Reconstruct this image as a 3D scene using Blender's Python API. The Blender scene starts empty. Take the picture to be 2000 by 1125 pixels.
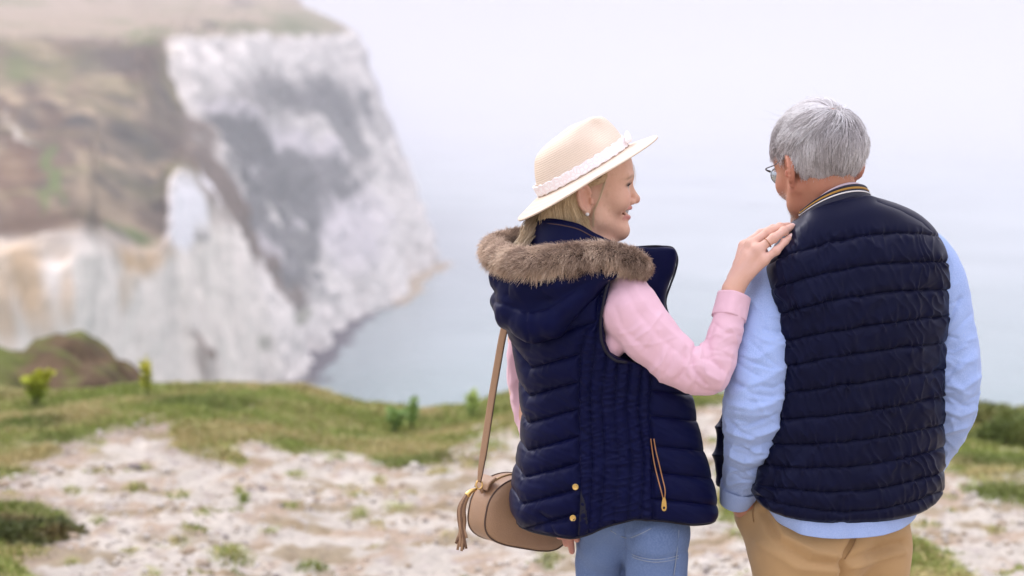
import bpy, math, random
import numpy as np
from mathutils import Vector, Matrix

# ------------------------------------------------------------------ camera, world, sun, exposure
SC = bpy.context.scene
COL = SC.collection
FPX = 2000 * 85 / 36.0            # focal length in photo pixels
HY = 230.0                        # photo row of the (haze hidden) horizon
PITCH = math.atan((562.5 - HY) / FPX)
ZC = 1.76                         # eye height of the photographer
D = 4.72                          # distance to the couple
SEA_Z = -60.0
rad = math.radians

cd = bpy.data.cameras.new('camera')
cam = bpy.data.objects.new('camera', cd)
COL.objects.link(cam)
cam.location = (0, 0, ZC)
cam.rotation_euler = (rad(90) - PITCH, 0, 0)
cd.sensor_width = 36
cd.lens = 85
cd.clip_start = 0.1
cd.clip_end = 100000
cd.dof.use_dof = True
cd.dof.focus_distance = D - 0.12
cd.dof.aperture_fstop = 4.2
SC.camera = cam

SUN_EL, SUN_AZ = 44.0, -52.0      # azimuth from the view direction (+Y) towards +X
world = bpy.data.worlds.new('World')
SC.world = world
world.use_nodes = True
wn, wl = world.node_tree.nodes, world.node_tree.links
wn.clear()
wo = wn.new('ShaderNodeOutputWorld')
wb = wn.new('ShaderNodeBackground')
sky = wn.new('ShaderNodeTexSky')
sky.sky_type = 'NISHITA'
sky.sun_disc = False
sky.sun_elevation = rad(SUN_EL)
sky.sun_rotation = rad(SUN_AZ)
sky.dust_density = 4.0
sky.air_density = 1.0
mixw = wn.new('ShaderNodeMix')    # thin overcast: the clear sky evened out towards a pale cloud sheet
mixw.data_type = 'RGBA'
mixw.inputs[0].default_value = 0.95
mixw.inputs[7].default_value = (9.35, 9.05, 10.25, 1)
wl.new(sky.outputs[0], mixw.inputs[6])
# overcast sheet: brighter overhead than at the horizon
wtc = wn.new('ShaderNodeTexCoord')
wsx = wn.new('ShaderNodeSeparateXYZ')
wl.new(wtc.outputs['Generated'], wsx.inputs[0])
wmr = wn.new('ShaderNodeMapRange')
wmr.inputs[1].default_value, wmr.inputs[2].default_value = 0.0, 1.0
wmr.inputs[3].default_value, wmr.inputs[4].default_value = 0.62, 1.60
wl.new(wsx.outputs[2], wmr.inputs[0])
wmu = wn.new('ShaderNodeMix')
wmu.data_type = 'RGBA'
wmu.blend_type = 'MULTIPLY'
wmu.inputs[0].default_value = 1.0
wl.new(mixw.outputs[2], wmu.inputs[6])
wl.new(wmr.outputs[0], wmu.inputs[7])
wl.new(wmu.outputs[2], wb.inputs[0])
wl.new(wb.outputs[0], wo.inputs[0])
wb.inputs[1].default_value = 0.12

sd = bpy.data.lights.new('sun', 'SUN')
sun = bpy.data.objects.new('sun', sd)
COL.objects.link(sun)
sd.energy = 1.5
sd.angle = rad(16)
sd.color = (1.0, 0.96, 0.92)
sdir = Vector((math.sin(rad(SUN_AZ)) * math.cos(rad(SUN_EL)), math.cos(rad(SUN_AZ)) * math.cos(rad(SUN_EL)), math.sin(rad(SUN_EL))))
sun.rotation_euler = sdir.to_track_quat('Z', 'Y').to_euler()
sun.location = (0, 0, 50)

vs = SC.view_settings
vs.view_transform = 'Standard'
vs.look = 'None'
vs.exposure = 0.25
vs.gamma = 1.0
vs.use_curve_mapping = False
SC.render.engine = 'CYCLES'
cy = SC.cycles
cy.use_denoising = True
cy.max_bounces = 8
cy.diffuse_bounces = 3
cy.glossy_bounces = 3
cy.transmission_bounces = 6
cy.volume_bounces = 3
cy.transparent_max_bounces = 8
cy.use_adaptive_sampling = True
cy.adaptive_threshold = 0.01
cy.sample_clamp_indirect = 6

# ------------------------------------------------------------------ pixel <-> place
CP, SP = math.cos(PITCH), math.sin(PITCH)


def at(px, py, Y):
    """world point(s) on the ray of photo pixel (px, py) at world depth Y"""
    px, py, Y = np.broadcast_arrays(np.asarray(px, float), np.asarray(py, float), np.asarray(Y, float))
    u = (px - 1000.0) / FPX
    v = (562.5 - py) / FPX
    dy = CP + v * SP
    dz = -SP + v * CP
    t = Y / dy
    return np.stack([u * t, Y, ZC + dz * t], -1)


def proj(P):
    P = np.asarray(P, float)
    X, Y, Z = P[..., 0], P[..., 1], P[..., 2] - ZC
    f = Y * CP - Z * SP
    up = Y * SP + Z * CP
    f = np.maximum(f, 1e-3)
    return 1000 + FPX * X / f, 562.5 - FPX * up / f


def pp(px, py, dy=0.0):           # one point near the couple, dy metres behind their plane
    return at(px, py, D + dy)


# ------------------------------------------------------------------ numpy noise
_rs = np.random.RandomState(7)
_PERM = np.concatenate([_rs.permutation(256)] * 3)
_GR = _rs.normal(size=(256, 3))
_GR /= np.linalg.norm(_GR, axis=1)[:, None]


def noise3(P):
    P = np.asarray(P, float)
    i = np.floor(P).astype(int)
    f = P - i
    i &= 255
    w = f * f * f * (f * (f * 6 - 15) + 10)
    r = 0
    for dx in (0, 1):
        for dy in (0, 1):
            for dz in (0, 1):
                h = _PERM[_PERM[_PERM[(i[..., 0] + dx)] + i[..., 1] + dy] + i[..., 2] + dz]
                g = _GR[h]
                d = g[..., 0] * (f[..., 0] - dx) + g[..., 1] * (f[..., 1] - dy) + g[..., 2] * (f[..., 2] - dz)
                wx = w[..., 0] if dx else 1 - w[..., 0]
                wy = w[..., 1] if dy else 1 - w[..., 1]
                wz = w[..., 2] if dz else 1 - w[..., 2]
                r = r + d * wx * wy * wz
    return r * 1.6


def fbm(P, o=4):
    P = np.asarray(P, float)
    r, a = 0, 1.0
    for k in range(o):
        r = r + a * noise3(P * 2 ** k + 17.3 * k)
        a *= 0.5
    return r


def n2(x, y, s=1.0, z=0.0, o=1):
    x, y = np.broadcast_arrays(x, y)
    return fbm(np.stack([x * s, y * s, np.full(x.shape, float(z))], -1), o)


def sstep(a, b, x):
    t = np.clip((x - a) / (b - a), 0, 1)
    return t * t * (3 - 2 * t)


def lerp(a, b, t):
    return a + (b - a) * t


def spline(t, ts, vs_):
    """non uniform Catmull-Rom through (ts, vs_)"""
    ts = np.asarray(ts, float)
    v = np.asarray(vs_, float)
    if v.ndim == 1:
        return spline(t, ts, v[:, None])[..., 0]
    m = np.gradient(v, ts, axis=0)
    t = np.clip(np.asarray(t, float), ts[0], ts[-1])
    k = np.clip(np.searchsorted(ts, t, side='right') - 1, 0, len(ts) - 2)
    h = (ts[k + 1] - ts[k])
    x = ((t - ts[k]) / h)[..., None]
    h = h[..., None]
    return ((2 * x ** 3 - 3 * x ** 2 + 1) * v[k] + (x ** 3 - 2 * x ** 2 + x) * h * m[k]
            + (-2 * x ** 3 + 3 * x ** 2) * v[k + 1] + (x ** 3 - x ** 2) * h * m[k + 1])


def poly_mask(px, py, poly):
    """signed distance (px) to polygon, positive inside"""
    px = np.asarray(px, float)
    py = np.asarray(py, float)
    ins = np.zeros(px.shape, bool)
    dm = np.full(px.shape, 1e9)
    n = len(poly)
    for i in range(n):
        x0, y0 = poly[i]
        x1, y1 = poly[(i + 1) % n]
        c = ((y0 > py) != (y1 > py)) & (px < (x1 - x0) * (py - y0) / (y1 - y0 + 1e-9) + x0)
        ins ^= c
        ex, ey = x1 - x0, y1 - y0
        t = np.clip(((px - x0) * ex + (py - y0) * ey) / (ex * ex + ey * ey + 1e-9), 0, 1)
        dm = np.minimum(dm, np.hypot(px - x0 - t * ex, py - y0 - t * ey))
    return np.where(ins, dm, -dm)


def line_dist(px, py, pts):
    dm = np.full(np.shape(px), 1e9)
    for (x0, y0), (x1, y1) in zip(pts[:-1], pts[1:]):
        ex, ey = x1 - x0, y1 - y0
        t = np.clip(((px - x0) * ex + (py - y0) * ey) / (ex * ex + ey * ey + 1e-9), 0, 1)
        dm = np.minimum(dm, np.hypot(px - x0 - t * ex, py - y0 - t * ey))
    return dm


# ------------------------------------------------------------------ objects
def mesh(name, V, F, mat=None, parent=None, smooth=True, col=None):
    """V (n,3); F (m,k) array or list of such arrays; col (n,3) linear vertex colours"""
    V = np.asarray(V, np.float32)
    Fs = [np.asarray(f, np.int32) for f in (F if isinstance(F, list) else [F])]
    Fs = [f for f in Fs if len(f)]
    me = bpy.data.meshes.new(name)
    me.vertices.add(len(V))
    me.vertices.foreach_set('co', V.ravel())
    nl = sum(f.size for f in Fs)
    npg = sum(len(f) for f in Fs)
    me.loops.add(nl)
    me.polygons.add(npg)
    me.loops.foreach_set('vertex_index', np.concatenate([f.ravel() for f in Fs]))
    tot = np.concatenate([np.full(len(f), f.shape[1], np.int32) for f in Fs])
    me.polygons.foreach_set('loop_start', np.concatenate([[0], np.cumsum(tot)[:-1]]).astype(np.int32))
    me.polygons.foreach_set('loop_total', tot)
    me.polygons.foreach_set('use_smooth', np.full(npg, smooth))
    if col is not None:
        a = me.color_attributes.new('Col', 'FLOAT_COLOR', 'POINT')
        c = np.ones((len(V), 4), np.float32)
        c[:, :3] = col
        a.data.foreach_set('color', c.ravel())
    me.update(calc_edges=True)
    me.validate()
    o = bpy.data.objects.new(name, me)
    COL.objects.link(o)
    if mat is not None:
        me.materials.append(mat)
    if parent is not None:
        o.parent = parent
        o.matrix_parent_inverse = parent.matrix_world.inverted()
    return o


def empty(name, loc, label, cat, group=None):
    o = bpy.data.objects.new(name, None)
    COL.objects.link(o)
    o.location = [float(c) for c in loc]
    o.empty_display_size = 0.1
    bpy.context.view_layer.update()
    tag(o, label, cat, group)
    return o


def tag(o, label=None, cat=None, group=None, kind=None):
    if label:
        o['label'] = label
    if cat:
        o['category'] = cat
    if group:
        o['group'] = group
    if kind:
        o['kind'] = kind
    return o


def grid_faces(n, m, wrap_m=False):
    """quads for vertices laid out [n][m]"""
    i = np.arange(n - 1)[:, None]
    j = np.arange(m if wrap_m else m - 1)[None, :]
    j2 = (j + 1) % m
    a = i * m + j
    b = i * m + j2
    return np.stack([a, b, b + m, a + m], -1).reshape(-1, 4)


def join(parts):
    """[(V,F,col?)...] -> V, [F..], col"""
    Vs, Fs, Cs, o = [], [], [], 0
    for p in parts:
        V = np.asarray(p[0], float)
        for f in (p[1] if isinstance(p[1], list) else [p[1]]):
            Fs.append(np.asarray(f) + o)
        Vs.append(V)
        if len(p) > 2 and p[2] is not None:
            Cs.append(np.broadcast_to(p[2], (len(V), 3)))
        o += len(V)
    return np.concatenate(Vs), Fs, (np.concatenate(Cs) if len(Cs) == len(parts) else None)


def grid_normals(P, wrap=False):
    """normals of a [n][m] grid of points"""
    if wrap:
        du = np.roll(P, -1, 1) - np.roll(P, 1, 1)
    else:
        du = np.gradient(P, axis=1)
    dv = np.gradient(P, axis=0)
    n = np.cross(du, dv)
    return n / (np.linalg.norm(n, axis=-1, keepdims=True) + 1e-12)


def frames(C):
    T = np.gradient(C, axis=0)
    T /= np.linalg.norm(T, axis=1)[:, None] + 1e-12
    N = np.zeros_like(T)
    r = np.array([0, -1.0, 0.0]) if abs(T[0, 1]) < 0.9 else np.array([0, 0, 1.0])
    n = r - T[0] * np.dot(r, T[0])
    n /= np.linalg.norm(n)
    for i in range(len(T)):
        n = n - T[i] * np.dot(n, T[i])
        n /= np.linalg.norm(n) + 1e-12
        N[i] = n
    B = np.cross(T, N)
    return T, N, B


def tube(C, R, ns=8, caps=True, flat=1.0, up=None):
    """tube round the polyline C (k,3) with radii R (k,)"""
    C = np.asarray(C, float)
    R = np.broadcast_to(np.asarray(R, float), (len(C),))
    T, N, B = frames(C)
    if up is not None:
        up = np.broadcast_to(np.asarray(up, float), C.shape)
        B = np.cross(T, up)
        B /= np.linalg.norm(B, axis=1)[:, None] + 1e-12
        N = np.cross(B, T)
    a = np.linspace(0, 2 * np.pi, ns, endpoint=False)
    V = C[:, None] + R[:, None, None] * (np.cos(a)[None, :, None] * N[:, None] * flat + np.sin(a)[None, :, None] * B[:, None])
    k = len(C)
    F = [grid_faces(k, ns, True)]
    V = V.reshape(-1, 3)
    if caps:
        V = np.concatenate([V, C[:1], C[-1:]])
        j = np.arange(ns)
        F.append(np.stack([(j + 1) % ns, j, np.full(ns, k * ns)], -1))
        F.append(np.stack([(k - 1) * ns + j, (k - 1) * ns + (j + 1) % ns, np.full(ns, k * ns + 1)], -1))
    return V, F


def curve(pts, n, closed=False):
    """smooth resample of control points"""
    P = np.asarray(pts, float)
    if closed:
        P = np.concatenate([P[-2:], P, P[:3]])
    s = np.concatenate([[0], np.cumsum(np.linalg.norm(np.diff(P[:, :3], axis=0), axis=1) + 1e-9)])
    if closed:
        t = np.linspace(s[2], s[-3], n, endpoint=False)
    else:
        t = np.linspace(0, s[-1], n)
    return spline(t, s, P)


def strands(P, r0, r1, col0=None, col1=None, ns=3):
    """many hair strands: P (n,k,3) -> one V, F, col.  r0/r1 scalars or (n,)"""
    n, k, _ = P.shape
    T = np.gradient(P, axis=1)
    T /= np.linalg.norm(T, axis=2)[..., None] + 1e-12
    ref = np.array([0.31, 0.52, 0.79])
    N = np.cross(T, ref)
    N /= np.linalg.norm(N, axis=2)[..., None] + 1e-12
    B = np.cross(T, N)
    s = np.linspace(0, 1, k)
    R = np.broadcast_to(np.asarray(r0, float), (n,))[:, None] * (1 - s) + np.broadcast_to(np.asarray(r1, float), (n,))[:, None] * s
    a = np.linspace(0, 2 * np.pi, ns, endpoint=False)
    V = P[:, :, None] + R[:, :, None, None] * (np.cos(a)[:, None] * N[:, :, None] + np.sin(a)[:, None] * B[:, :, None])
    f = grid_faces(k, ns, True)
    F = (np.arange(n)[:, None, None] * (k * ns) + f[None]).reshape(-1, 4)
    C = None
    if col0 is not None:
        c0 = np.broadcast_to(col0, (n, 3))
        c1 = np.broadcast_to(col1 if col1 is not None else col0, (n, 3))
        C = c0[:, None, None] * (1 - s)[None, :, None, None] + c1[:, None, None] * s[None, :, None, None]
        C = np.broadcast_to(C, (n, k, ns, 3)).reshape(-1, 3)
    return V.reshape(-1, 3), F, C


# ------------------------------------------------------------------ signed distance modelling on a rectilinear grid
class Field:
    def __init__(s, xs, ys, zs):
        s.x, s.y, s.z = [np.asarray(a, float) for a in (xs, ys, zs)]
        s.F = np.full((len(xs), len(ys), len(zs)), 1.0, np.float32)

    def _sub(s, lo, hi):
        r = []
        for a, l, h in zip((s.x, s.y, s.z), lo, hi):
            i0, i1 = np.searchsorted(a, l), np.searchsorted(a, h)
            if i1 <= i0:
                return None
            r.append(slice(i0, i1))
        return tuple(r)

    def _apply(s, fn, lo, hi, k, op):
        m = max(k, 0.004) + 0.012
        sl = s._sub(np.asarray(lo) - m, np.asarray(hi) + m)
        if sl is None:
            return
        X, Y, Z = np.meshgrid(s.x[sl[0]], s.y[sl[1]], s.z[sl[2]], indexing='ij')
        d = fn(X, Y, Z)
        f = s.F[sl]
        if op == 'add':
            h = np.maximum(k - np.abs(f - d), 0) / max(k, 1e-6)
            s.F[sl] = np.minimum(f, d) - h * h * k * 0.25
        else:
            d = -d
            h = np.maximum(k - np.abs(f - d), 0) / max(k, 1e-6)
            s.F[sl] = np.maximum(f, d) + h * h * k * 0.25

    def cone(s, a, b, r0, r1, k=0.01, op='add', M=None):
        a, b = np.asarray(a, float), np.asarray(b, float)
        sc = 1.0
        if M is not None:
            sc = M['s']
            a, b = xf(M, a), xf(M, b)
            r0, r1 = r0 * sc, r1 * sc
        k *= sc
        ba = b - a
        L = max(np.dot(ba, ba), 1e-12)

        def fn(X, Y, Z):
            pX, pY, pZ = X - a[0], Y - a[1], Z - a[2]
            t = np.clip((pX * ba[0] + pY * ba[1] + pZ * ba[2]) / L, 0, 1)
            return np.sqrt((pX - t * ba[0]) ** 2 + (pY - t * ba[1]) ** 2 + (pZ - t * ba[2]) ** 2) - (r0 + (r1 - r0) * t)
        rm = max(r0, r1)
        s._apply(fn, np.minimum(a, b) - rm, np.maximum(a, b) + rm, k, op)

    def ell(s, c, r, k=0.01, op='add', M=None, R=None):
        """ellipsoid; R rotates it in local space, M the head/hand frame"""
        c, r = np.asarray(c, float), np.asarray(r, float)
        A = np.eye(3) if R is None else np.asarray(R, float)
        if M is not None:
            c = xf(M, c)
            A = M['R'] @ A
            r = r * M['s']
            k *= M['s']
        e = np.abs(A) @ r

        def fn(X, Y, Z):
            P = np.stack([X - c[0], Y - c[1], Z - c[2]], -1) @ A
            q = P / r
            k0 = np.sqrt((q ** 2).sum(-1))
            k1 = np.sqrt(((q / r) ** 2).sum(-1)) + 1e-9
            return k0 * (k0 - 1.0) / k1
        s._apply(fn, c - e, c + e, k, op)

    def chain(s, pts, rs, k=0.01, op='add', M=None):
        for i in range(len(pts) - 1):
            s.cone(pts[i], pts[i + 1], rs[i], rs[i + 1], k, op, M)

    def mesh(s):
        F = s.F
        S = F < 0
        nx, ny, nz = F.shape
        cnt = np.zeros((nx - 1, ny - 1, nz - 1), np.int8)
        for a in (0, 1):
            for b in (0, 1):
                for c in (0, 1):
                    cnt += S[a:nx - 1 + a, b:ny - 1 + b, c:nz - 1 + c]
        I = np.argwhere((cnt > 0) & (cnt < 8))
        idx = np.full(cnt.shape, -1, np.int64)
        idx[I[:, 0], I[:, 1], I[:, 2]] = np.arange(len(I))
        cor = [(a, b, c) for a in (0, 1) for b in (0, 1) for c in (0, 1)]
        vals = np.stack([F[I[:, 0] + a, I[:, 1] + b, I[:, 2] + c] for a, b, c in cor], 1)
        pos = np.stack([np.stack([s.x[I[:, 0] + a], s.y[I[:, 1] + b], s.z[I[:, 2] + c]], -1) for a, b, c in cor], 1)
        acc = np.zeros((len(I), 3))
        num = np.zeros(len(I))
        for i in range(8):
            for j in range(i + 1, 8):
                if sum(abs(cor[i][q] - cor[j][q]) for q in range(3)) != 1:
                    continue
                m = (vals[:, i] < 0) != (vals[:, j] < 0)
                t = vals[m, i] / (vals[m, i] - vals[m, j])
                acc[m] += pos[m, i] + t[:, None] * (pos[m, j] - pos[m, i])
                num[m] += 1
        V = acc / num[:, None]
        faces = []
        for ax in range(3):
            d = [0, 0, 0]
            d[ax] = 1
            lo = S[:nx - d[0], :ny - d[1], :nz - d[2]]
            hi = S[d[0]:, d[1]:, d[2]:]
            E = np.argwhere(lo != hi)
            o = [q for q in range(3) if q != ax]
            ok = (E[:, o[0]] > 0) & (E[:, o[1]] > 0) & (E[:, o[0]] < F.shape[o[0]] - 1) & (E[:, o[1]] < F.shape[o[1]] - 1)
            E = E[ok]
            q = []
            for (p, r) in ((1, 1), (0, 1), (0, 0), (1, 0)):
                e = E.copy()
                e[:, o[0]] -= p
                e[:, o[1]] -= r
                q.append(idx[e[:, 0], e[:, 1], e[:, 2]])
            q = np.stack(q, 1)
            flip = S[E[:, 0], E[:, 1], E[:, 2]]
            if ax == 1:
                flip = ~flip
            q[~flip] = q[~flip][:, ::-1]
            faces.append(q)
        return V, np.concatenate(faces)


def xf(M, p):
    return M['o'] + M['s'] * (M['R'] @ np.asarray(p, float))


def frame(origin, fwd, up, s=1.0):
    """local x right, y forward, z up"""
    f = np.asarray(fwd, float)
    f = f / np.linalg.norm(f)
    u = np.asarray(up, float)
    r = np.cross(f, u)
    r /= np.linalg.norm(r)
    u = np.cross(r, f)
    return {'o': np.asarray(origin, float), 'R': np.stack([r, f, u], 1), 's': s}


def axis(segs):
    """rectilinear axis from [(a, b, step), ...]"""
    out = []
    for a, b, st in segs:
        out.append(np.arange(a, b, st))
    v = np.concatenate(out)
    return v[np.concatenate([[True], np.diff(v) > 1e-5])]


def smooth_mesh(V, F, it=2, lam=0.5):
    e = np.concatenate([F[:, [0, 1]], F[:, [1, 2]], F[:, [2, 3]], F[:, [3, 0]]])
    for _ in range(it):
        acc = np.zeros_like(V)
        num = np.zeros(len(V))
        for a, b in ((0, 1), (1, 0)):
            for c in range(3):
                acc[:, c] += np.bincount(e[:, a], V[e[:, b], c], len(V))
            num += np.bincount(e[:, a], minlength=len(V))
        V = V + lam * (acc / np.maximum(num, 1)[:, None] - V)
    return V


# ------------------------------------------------------------------ materials
def new_mat(name):
    m = bpy.data.materials.new(name)
    m.use_nodes = True
    nt = m.node_tree
    b = nt.nodes['Principled BSDF']
    return m, nt, b


def cloth(name, base, var=0.12, rough=0.7, weave=900.0, bump=0.15, sheen=0.0, vcol=False, big=9.0, spec=0.35, mottle=None, mscale=30.0, tint=None):
    """procedural fabric: slow colour drift, fine weave relief"""
    m, nt, b = new_mat(name)
    N, L = nt.nodes, nt.links
    tc = N.new('ShaderNodeTexCoord')
    no = N.new('ShaderNodeTexNoise')
    no.inputs['Scale'].default_value = big
    no.inputs['Detail'].default_value = 5
    L.new(tc.outputs['Object'], no.inputs['Vector'])
    mr = N.new('ShaderNodeMapRange')
    mr.inputs[1].default_value, mr.inputs[2].default_value = 0.3, 0.7
    mr.inputs[3].default_value, mr.inputs[4].default_value = 1 - var, 1 + var
    L.new(no.outputs[0], mr.inputs[0])
    mul = N.new('ShaderNodeMix')
    mul.data_type = 'RGBA'
    mul.blend_type = 'MULTIPLY'
    mul.inputs[0].default_value = 1.0
    if vcol:
        at_ = N.new('ShaderNodeVertexColor')
        at_.layer_name = 'Col'
        L.new(at_.outputs[0], mul.inputs[6])
    else:
        mul.inputs[6].default_value = (*base, 1)
    L.new(mr.outputs[0], mul.inputs[7])
    out = mul.outputs[2]
    if mottle is not None:
        n3 = N.new('ShaderNodeTexNoise')
        n3.inputs['Scale'].default_value = mscale
        n3.inputs['Detail'].default_value = 6
        L.new(tc.outputs['Object'], n3.inputs['Vector'])
        r3 = N.new('ShaderNodeMapRange')
        r3.inputs[1].default_value, r3.inputs[2].default_value = 0.42, 0.62
        L.new(n3.outputs[0], r3.inputs[0])
        m3 = N.new('ShaderNodeMix')
        m3.data_type = 'RGBA'
        L.new(r3.outputs[0], m3.inputs[0])
        L.new(out, m3.inputs[6])
        m3.inputs[7].default_value = (*mottle, 1)
        out = m3.outputs[2]
    L.new(out, b.inputs['Base Color'])
    b.inputs['Roughness'].default_value = rough
    b.inputs['Specular IOR Level'].default_value = spec
    if tint is not None:
        b.inputs['Specular Tint'].default_value = (*tint, 1)
    b.inputs['Sheen Weight'].default_value = sheen
    if bump:
        n2_ = N.new('ShaderNodeTexNoise')
        n2_.inputs['Scale'].default_value = weave
        n2_.inputs['Detail'].default_value = 2
        L.new(tc.outputs['Object'], n2_.inputs['Vector'])
        bp = N.new('ShaderNodeBump')
        bp.inputs['Strength'].default_value = bump
        bp.inputs['Distance'].default_value = 0.001
        L.new(n2_.outputs[0], bp.inputs['Height'])
        L.new(bp.outputs[0], b.inputs['Normal'])
    return m


def plain(name, base, rough=0.5, metal=0.0, spec=0.5, vcol=False, bump=0.0, bscale=60.0, var=0.0, sss=0.0, trans=0.0):
    m, nt, b = new_mat(name)
    N, L = nt.nodes, nt.links
    b.inputs['Base Color'].default_value = (*base, 1)
    b.inputs['Roughness'].default_value = rough
    b.inputs['Metallic'].default_value = metal
    b.inputs['Specular IOR Level'].default_value = spec
    if sss:
        b.inputs['Subsurface Weight'].default_value = sss
        b.inputs['Subsurface Radius'].default_value = (0.012, 0.005, 0.003)
        b.inputs['Subsurface Scale'].default_value = 0.6
    if trans:
        b.inputs['Transmission Weight'].default_value = trans
    src = None
    if vcol:
        v = N.new('ShaderNodeVertexColor')
        v.layer_name = 'Col'
        src = v.outputs[0]
        L.new(src, b.inputs['Base Color'])
    if bump or var:
        tc = N.new('ShaderNodeTexCoord')
        no = N.new('ShaderNodeTexNoise')
        no.inputs['Scale'].default_value = bscale
        no.inputs['Detail'].default_value = 6
        L.new(tc.outputs['Object'], no.inputs['Vector'])
        if bump:
            bp = N.new('ShaderNodeBump')
            bp.inputs['Strength'].default_value = bump
            bp.inputs['Distance'].default_value = 0.004
            L.new(no.outputs[0], bp.inputs['Height'])
            L.new(bp.outputs[0], b.inputs['Normal'])
        if var:
            mr = N.new('ShaderNodeMapRange')
            mr.inputs[1].default_value, mr.inputs[2].default_value = 0.3, 0.7
            mr.inputs[3].default_value, mr.inputs[4].default_value = 1 - var, 1 + var
            L.new(no.outputs[0], mr.inputs[0])
            mul = N.new('ShaderNodeMix')
            mul.data_type = 'RGBA'
            mul.blend_type = 'MULTIPLY'
            mul.inputs[0].default_value = 1.0
            if src:
                L.new(src, mul.inputs[6])
            else:
                mul.inputs[6].default_value = (*base, 1)
            L.new(mr.outputs[0], mul.inputs[7])
            L.new(mul.outputs[2], b.inputs['Base Color'])
    return m


def arr(*rows):
    return np.array(rows, float)


RNG = np.random.RandomState(11)
# ================================================================== SETTING
# ---- sea
def sea_material():
    m, nt, b = new_mat('sea_water')
    N, L = nt.nodes, nt.links
    tc = N.new('ShaderNodeTexCoord')
    mp = N.new('ShaderNodeMapping')
    mp.inputs['Scale'].default_value = (1, 0.45, 1)
    L.new(tc.outputs['Object'], mp.inputs[0])
    no = N.new('ShaderNodeTexNoise')
    no.inputs['Scale'].default_value = 0.012
    no.inputs['Detail'].default_value = 5
    L.new(mp.outputs[0], no.inputs['Vector'])
    cr = N.new('ShaderNodeValToRGB')
    cr.color_ramp.elements[0].position = 0.35
    cr.color_ramp.elements[0].color = (0.27, 0.325, 0.345, 1)
    cr.color_ramp.elements[1].position = 0.68
    cr.color_ramp.elements[1].color = (0.37, 0.43, 0.45, 1)
    L.new(no.outputs[0], cr.inputs[0])
    sx = N.new('ShaderNodeSeparateXYZ')
    L.new(tc.outputs['Object'], sx.inputs[0])
    nr_ = N.new('ShaderNodeMath')
    nr_.operation = 'MULTIPLY_ADD'                      # bank of clear shallow water widens away from the beach
    L.new(no.outputs[0], nr_.inputs[0])
    nr_.inputs[1].default_value = 500.0
    L.new(sx.outputs[1], nr_.inputs[2])
    sh_ = N.new('ShaderNodeMapRange')
    sh_.inputs[1].default_value, sh_.inputs[2].default_value = 560.0, 1250.0
    sh_.inputs[3].default_value, sh_.inputs[4].default_value = 0.88, 0.0
    L.new(nr_.outputs[0], sh_.inputs[0])
    sm_ = N.new('ShaderNodeMix')
    sm_.data_type = 'RGBA'
    L.new(sh_.outputs[0], sm_.inputs[0])
    L.new(cr.outputs[0], sm_.inputs[6])
    sm_.inputs[7].default_value = (0.065, 0.165, 0.15, 1)
    L.new(sm_.outputs[2], b.inputs['Base Color'])
    w = N.new('ShaderNodeTexNoise')
    w.inputs['Scale'].default_value = 0.22
    w.inputs['Detail'].default_value = 6
    w.inputs['Roughness'].default_value = 0.6
    L.new(mp.outputs[0], w.inputs['Vector'])
    bp = N.new('ShaderNodeBump')
    bp.inputs['Strength'].default_value = 0.55
    bp.inputs['Distance'].default_value = 1.2
    L.new(w.outputs[0], bp.inputs['Height'])
    L.new(bp.outputs[0], b.inputs['Normal'])
    b.inputs['Roughness'].default_value = 0.22
    b.inputs['IOR'].default_value = 1.33
    return m


SEA = 30000.0
sea = mesh('sea', [(-SEA, -300, SEA_Z), (SEA, -300, SEA_Z), (SEA, SEA, SEA_Z), (-SEA, SEA, SEA_Z)], np.array([[0, 1, 2, 3]]), sea_material())
tag(sea, kind='structure')

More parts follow.
